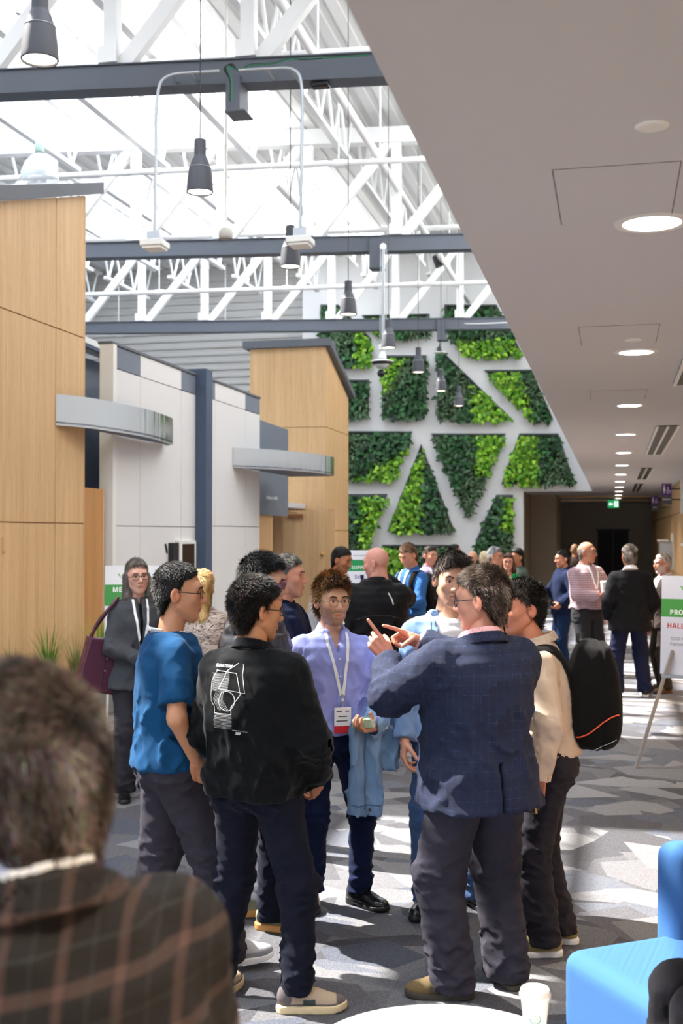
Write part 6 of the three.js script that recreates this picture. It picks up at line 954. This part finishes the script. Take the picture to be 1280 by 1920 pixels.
  far(1180, 13.7, 1.75, 182, [8, 0, 0], 'man in black blazer seen from behind, hands in pockets', { q: 1.5, skin: '#b97d63', seed: 5, w: 1.1, uvk: -1, noFace: true, hair: { len: 0.015, colors: ['#3a322d', '#5d534c', '#857a71'], strands: 1500, strandLen: 0.018, strandW: 0.002, lift: 0.35 }, legs: [[0.17, 0, 14], [-0.18, 0.02, -10]], arms: { L: { wrist: [0.24, 0.93, 0.09], hint: [0.6, 0, -1] }, R: { wrist: [-0.24, 0.93, 0.09], hint: [-0.6, 0, -1] } }, tops: [{ name: 'shirt', mat: white, sleeve: 'none', hem: 1.0, grow: 0.004, collar: [0.055, 0.075] }, suit('#1d1e24', { hem: 0.79, flare: 0.02, arm: [0.075, 0.064, 0.052], neck: 1.49 })], trousers: { mat: cloth('#232a4c'), top: 1.02, r: [0.108, 0.086, 0.078] }, shoes: { mat: M.black, soleMat: soleWhite } });
  const X = far(1243, 14.1, 1.645, -78, [0, 2, 0], 'white bearded man in brown suit beside the wifi sign', { q: 1.7, skin: '#c98a74', beard: '#c9c2bb', beardAmt: 0.95, hair: { len: 0.012, colors: ['#8f8a86', '#bdb8b3', '#dcd8d4'], line: -0.02, strands: 700, strandLen: 0.02, strandW: 0.0024, lift: 0.15 }, brow: '#a9a29b', glasses: { color: '#3a3432', rx: 0.022, ry: 0.015 }, tops: [{ name: 'shirt', mat: white, sleeve: 'none', hem: 1.0, grow: 0.006, collar: [0.05, 0.075] }, suit('#574a45', { vee: [1.1, 0.2, 0.006], label: 'brown suit jacket' })], trousers: { mat: cloth('#4e453f'), top: 1.02 }, shoes: { mat: plain('#5a4636', 0.5), soleMat: plain('#5a3a22', 0.7), high: 0.13 } });
  far(1077, 25, 1.65, 170, [0, 0, 0], 'person in brown top far down the hallway', { skin: '#9c6d52', hair: { len: 0.014, colors: ['#5a4030', '#7d5c44', '#8f6c50'] }, tops: [{ mat: cloth('#4a3d37'), grow: 0.02 }] });
}
// --- man close to the lens, seen from behind ---
{
  const plaid = canvasTex(512, 512, (g) => { g.fillStyle = '#1b1613'; g.fillRect(0, 0, 512, 512); for (const [p, w2, c] of [[120, 46, 'rgba(120,88,78,0.42)'], [376, 46, 'rgba(120,88,78,0.42)'], [248, 10, 'rgba(62,72,66,0.5)'], [504, 10, 'rgba(62,72,66,0.5)']]) { g.fillStyle = c; g.fillRect(p - w2 / 2, 0, w2, 512); g.fillRect(0, p - w2 / 2, 512, w2); } const im = g.getImageData(0, 0, 512, 512); for (let i = 0; i < im.data.length; i += 4) { const n = (rnd() - 0.5) * 30; im.data[i] += n; im.data[i + 1] += n; im.data[i + 2] += n; } g.putImageData(im, 0, 0); }, { repeat: [7.5, 7.5] });
  const Z = person({ at: G(22, 1.24), H: 1.815, headScale: 0.99, headY: -0.07, face: 222, head: [26, 6, 0], skin: '#a8694a', seed: 15, uvk: 0.9, w: 1.08, noFace: false, brow: '#5a4a40', label: 'man in brown plaid jacket close by, turned away, greying hair',
    hair: { len: 0.014, colors: ['#1d1612', '#3a2e26', '#5c5048', '#83786f'], strands: 14000, strandLen: 0.017, strandW: 0.0009, lift: 0.3, label: 'short greying brown hair' },
    tops: [{ name: 'shirt', mat: cloth('#c9cfe6'), sleeve: 'none', hem: 1.0, grow: 0.004, collar: [0.045, 0.066], label: 'pale blue shirt collar' }, suit('#241e1b', { mat: phys({ map: plaid, roughness: 0.95, bumpMap: weave, bumpScale: 0.002 }), neck: 1.5, collar: [0.05, 0.08], collarGap: 0.06, collarY: 1.468, cell: 0.009, label: 'brown plaid wool jacket' })], trousers: { mat: navyTr, top: 1.02 }, shoes: shoeBlack });
  const lg = nets((x, y, z) => { const zc = -0.012, yy = y - 1.515 + (z - zc) * 0.33; return Math.max(Math.abs(Math.hypot(x, z - zc) - 0.079) - 0.0018, Math.abs(yy) - 0.008); }, [-0.12, 1.44, -0.13], [0.12, 1.58, 0.11], 0.004); part('lanyard', lg, M.lanyard, Z.t);
}
// --- a seated person of whom only a knee shows, on the lounge seat ---
person({ at: G(1545, 3.55), H: 1.75, face: -88, y0: -0.455, label: 'seated person in dark trousers, knee beside the blue lounge seat', skin: '#b98468', seed: 16, q: 1.4, hair: { len: 0.015, colors: brownHair }, legs: [[0.12, 0.42, 0, 0.465], [-0.12, 0.46, 0, 0.465]], kneeHint: [[0, 1, 1], [0, 1, 1]], arms: { L: { wrist: [0.14, 1.0, 0.24] }, R: { wrist: [-0.14, 1.0, 0.24] } }, tops: [{ mat: cloth('#3a3c44'), grow: 0.02, hem: 0.9 }], trousers: { mat: cloth('#201e26'), top: 1.02, hem: 0.5, r: [0.1, 0.08, 0.068] }, shoes: shoeBlack });

// ============ furniture, signs, planting ============
{
  const blue = cloth('#4878b6', { bumpMap: grain, bumpScale: 0.0015 }), c = thing('lounge_seat', 'bright blue upholstered lounge seat with a low back', 'lounge seat');
  const a = at(1048, 1779, 'y', 0.43), b = at(1330, 1735, 'y', 0.43), n = at(1092, 1945, 'y', 0.43), u = b.clone().sub(a).normalize(), v = V(u.z, 0, -u.x), vv = v.dot(n.clone().sub(a)) > 0 ? v : v.negate(), Lx = 1.12, Lz = 0.95;
  const base = a.clone(); base.y = 0; c.position.copy(base); const yaw = Math.atan2(-u.z, u.x); c.rotation.y = yaw;
  const rb = (x0, x1, y0, y1, z0, z1, r) => (x, y, z) => { const qx = Math.abs(x - (x0 + x1) / 2) - (x1 - x0) / 2 + r, qy = Math.abs(y - (y0 + y1) / 2) - (y1 - y0) / 2 + r, qz = Math.abs(z - (z0 + z1) / 2) - (z1 - z0) / 2 + r; return Math.hypot(Math.max(qx, 0), Math.max(qy, 0), Math.max(qz, 0)) + Math.min(Math.max(qx, qy, qz), 0) - r; };
  const seat = rb(0, Lx, 0.13, 0.435, 0, Lz, 0.06); part('seat', uvBy(nets((x, y, z) => seat(x, y, z), [-0.05, 0.1, -0.05], [Lx + 0.05, 0.5, Lz + 0.05], 0.014), 1), blue, c);
  const x0 = at(1226, 1750, 'y', 0.43).sub(a).dot(u), back = rb(0, Lx - x0 + 0.1, 0, 0.46, 0, 0.16, 0.06), bk = part('backrest', uvBy(nets(back, [-0.05, -0.05, -0.05], [Lx - x0 + 0.15, 0.52, 0.22], 0.014), 1), blue, c); bk.position.set(x0, 0.3, -0.03); bk.rotation.set(-0.1, 0, -0.09);
  for (const [x, z] of [[0.1, 0.1], [Lx - 0.1, 0.1], [0.1, Lz - 0.1], [Lx - 0.1, Lz - 0.1]]) { const l = part('leg', uCyl, M.galv, c); l.scale.set(0.018, 0.14, 0.018); l.position.set(x, 0.07, z); }
  const tb = thing('coffee_table', 'round white low table with a paper cup on it', 'table'); tb.position.copy(G(835, 3.13)); part('tabletop', lathe([[0.001, 0.5], [0.385, 0.5], [0.393, 0.495], [0.393, 0.482], [0.385, 0.476], [0.001, 0.476]], 72), plain('#eeeeec', 0.35), tb); part('column', new THREE.CylinderGeometry(0.035, 0.035, 0.46, 28).translate(0, 0.246, 0), M.galv, tb); part('base', lathe([[0.001, 0.02], [0.24, 0.016], [0.25, 0.008], [0.25, 0], [0.001, 0]], 48), M.galv, tb);
  const cp = at(1003, 1940, 'y', 0.5); coffee('white takeaway cup with green emblem standing on the round table', cp, 1.02, 0, YAW - 0.15);
}
function easelSign(label, spec) {
  const { tl, tr, h, d, turn, draw, legs } = spec, t = thing('easel_sign', label, 'easel sign', G(...tl).toArray(), YAW + turn), w = spec.w, y1 = spec.top, y0 = y1 - h;
  const tex = canvasTex(512, Math.round(512 * h / w), draw), bd = new THREE.Group(); bd.name = 'board'; t.add(bd); bd.position.set(w / 2, y0, 0); bd.rotation.x = -0.1;
  part('panel', new THREE.BoxGeometry(w, h, 0.012).translate(0, h / 2, 0), M.paper, bd); const f = new THREE.PlaneGeometry(w, h).translate(0, h / 2, 0.0065); part('print', f, std({ map: tex, roughness: 0.5 }), bd);
  for (const [xa, ya, za, xb, zb] of legs) bar('leg', V(xa, ya, za), V(xb, 0, zb), 0.028, 0.022, spec.legMat, t);
  part('ledge', boxAt(0.02, w - 0.02, y0 - 0.025, y0, -0.01, 0.05), spec.legMat, t); return t;
}
{
  const logo = (g, x, y, s) => { for (const [c, o, p] of [['#6db33f', -1, 0.1], ['#1f7fb5', 1, 0.1], ['#2f8f5b', -0.35, 0.45], ['#c3d94a', 0.35, 0.45]]) { g.fillStyle = c; g.beginPath(); g.moveTo(x + o * s, y - s * (0.8 - p)); g.lineTo(x + o * s * 0.1 + s * 0.35 * Math.sign(o), y - s * (0.75 - p)); g.lineTo(x + o * s * 0.1, y + s * (0.5 + p)); g.fill(); } };
  const wood = plain('#d9d6cf', 0.5), alu = M.galv;
  easelSign('white and green MEET easel sign behind the cardigan woman', { tl: [196, 11.5], w: 0.54, h: 0.8, top: 1.585, turn: 0.12, legMat: wood, legs: [[0.06, 0.9, 0.02, 0.03, 0.1], [0.48, 0.9, 0.02, 0.52, 0.1], [0.27, 1.3, -0.03, 0.27, -0.5]], draw: (g, W, H) => { g.fillStyle = '#eceef2'; g.fillRect(0, 0, W, H); g.fillStyle = '#3f9a45'; g.fillRect(0, H * 0.235, W, H * 0.26); logo(g, 150, 100, 34); g.fillStyle = '#8aa0b4'; g.fillRect(215, 86, 190, 10); g.fillStyle = '#fff'; g.font = 'bold 62px sans-serif'; g.fillText('MEET', 70, H * 0.325); } });
  easelSign('green banded support easel sign beside the bald man', { tl: [640, 14], w: 0.5, h: 0.85, top: 1.7, turn: 0.1, legMat: M.black, legs: [[0.06, 0.95, 0.02, 0.02, 0.1], [0.44, 0.95, 0.02, 0.48, 0.1], [0.25, 1.4, -0.03, 0.25, -0.5]], draw: (g, W, H) => { g.fillStyle = '#e7e9ef'; g.fillRect(0, 0, W, H); g.fillStyle = '#129150'; g.fillRect(0, H * 0.135, W, H * 0.16); logo(g, 120, 66, 18); g.fillStyle = '#9db4b8'; g.fillRect(150, 60, 190, 10); g.fillStyle = '#dff2e4'; g.font = 'bold 58px sans-serif'; g.textAlign = 'center'; g.fillText('SUPPORT', W / 2, H * 0.265); g.fillStyle = '#3a4a8a'; g.font = 'bold 62px sans-serif'; g.fillText('Schl', W / 2 - 30, H * 0.4); } });
  easelSign('white wifi easel sign with red company lettering near the right wall', { tl: [1236, 9.6], w: 0.5, h: 0.8, top: 1.555, turn: -0.5, legMat: alu, legs: [[0.1, 0.95, 0.0, -0.16, 0.16], [0.46, 0.95, 0.0, 0.7, 0.16], [0.28, 1.4, -0.03, 0.28, -0.6]], draw: (g, W, H) => { g.fillStyle = '#dfe2ee'; g.fillRect(0, 0, W, H); g.fillStyle = '#4aa046'; g.fillRect(0, H * 0.235, W, H * 0.185); logo(g, 190, 110, 38); g.fillStyle = '#8fa6b8'; g.fillRect(250, 96, 200, 10); g.fillStyle = '#fff'; g.textAlign = 'center'; g.font = 'bold 58px sans-serif'; g.fillText('WIFI', W / 2, H * 0.315); g.fillText('PROVIDED BY', W / 2, H * 0.395); g.fillStyle = '#c0272d'; g.font = 'bold 60px sans-serif'; g.fillText('HALLIBURTON', W / 2, H * 0.535); g.fillStyle = '#555d6a'; g.font = '36px sans-serif'; g.fillText('SSID: GeoConvention', W / 2, H * 0.655); g.fillText('Password: Halliburton', W / 2, H * 0.71); } });
  // planter along the oak front
  const pl = thing('planter', 'grey planter trough in front of the oak front', 'planter'); part('trough', new RoundedBoxGeometry(0.5, 0.4, 4.2, 3, 0.015).translate(XL + 0.29, 0.2, -10.2), M.planter, pl); part('soil', boxAt(XL + 0.06, XL + 0.52, 0.395, 0.41, -8.2, -12.25), plain('#3a3026', 0.95), pl);
  const gm = [plain('#5c8a2a', 0.7, { side: THREE.DoubleSide }), plain('#7fa83a', 0.7, { side: THREE.DoubleSide }), plain('#8a8f52', 0.7, { side: THREE.DoubleSide })];
  [[-8.6, 0.55, 90, 0], [-9.3, 0.5, 90, 0], [-9.9, 0.46, 90, 2], [-10.6, 0.55, 110, 0], [-11.2, 0.42, 70, 2], [-11.75, 0.62, 130, 1], [-12.1, 0.4, 60, 0]].forEach(([z, h, n, k], gi) => {
    const t = thing('ornamental_grass', ['tall', 'loose', 'thin', 'dark', 'drooping', 'bright lush', 'small'][gi] + ' tuft of ornamental grass in the grey planter', 'plant', [XL + 0.29, 0.4, z], 0, 'grass tufts in the planter'), P = [], I = [];
    for (let i = 0; i < n; i++) { const a = rnd() * 6.283, r = rr(0, 0.06), L = h * rr(0.6, 1.25), sp = rr(0.1, 0.55), w = rr(0.004, 0.009), dx = Math.cos(a), dz = Math.sin(a); for (let s = 0; s <= 5; s++) { const u = s / 5, out = r + sp * L * u * u, y = L * (u - 0.35 * sp * u * u * u), ww = w * (1 - u * 0.95); P.push(Math.min(dx * out, 0.4) - dz * ww, y, dz * out + dx * ww, Math.min(dx * out, 0.4) + dz * ww, y, dz * out - dx * ww); } const b = i * 12; for (let s = 0; s < 5; s++) I.push(b + 2 * s, b + 2 * s + 1, b + 2 * s + 2, b + 2 * s + 1, b + 2 * s + 3, b + 2 * s + 2); }
    for (let i = 0; i < P.length; i += 3) P[i] = Math.max(P[i], -0.27);
    const g = new THREE.BufferGeometry(); g.setAttribute('position', new THREE.Float32BufferAttribute(P, 3)); g.setIndex(I); g.computeVertexNormals(); const m = part('blades', g, gm[k], t); m.userData.kind = 'stuff';
  });
}

scene.traverse((o) => { if (o.isMesh) { o.castShadow = true; o.receiveShadow = true; } });
renderer.render(scene, camera);
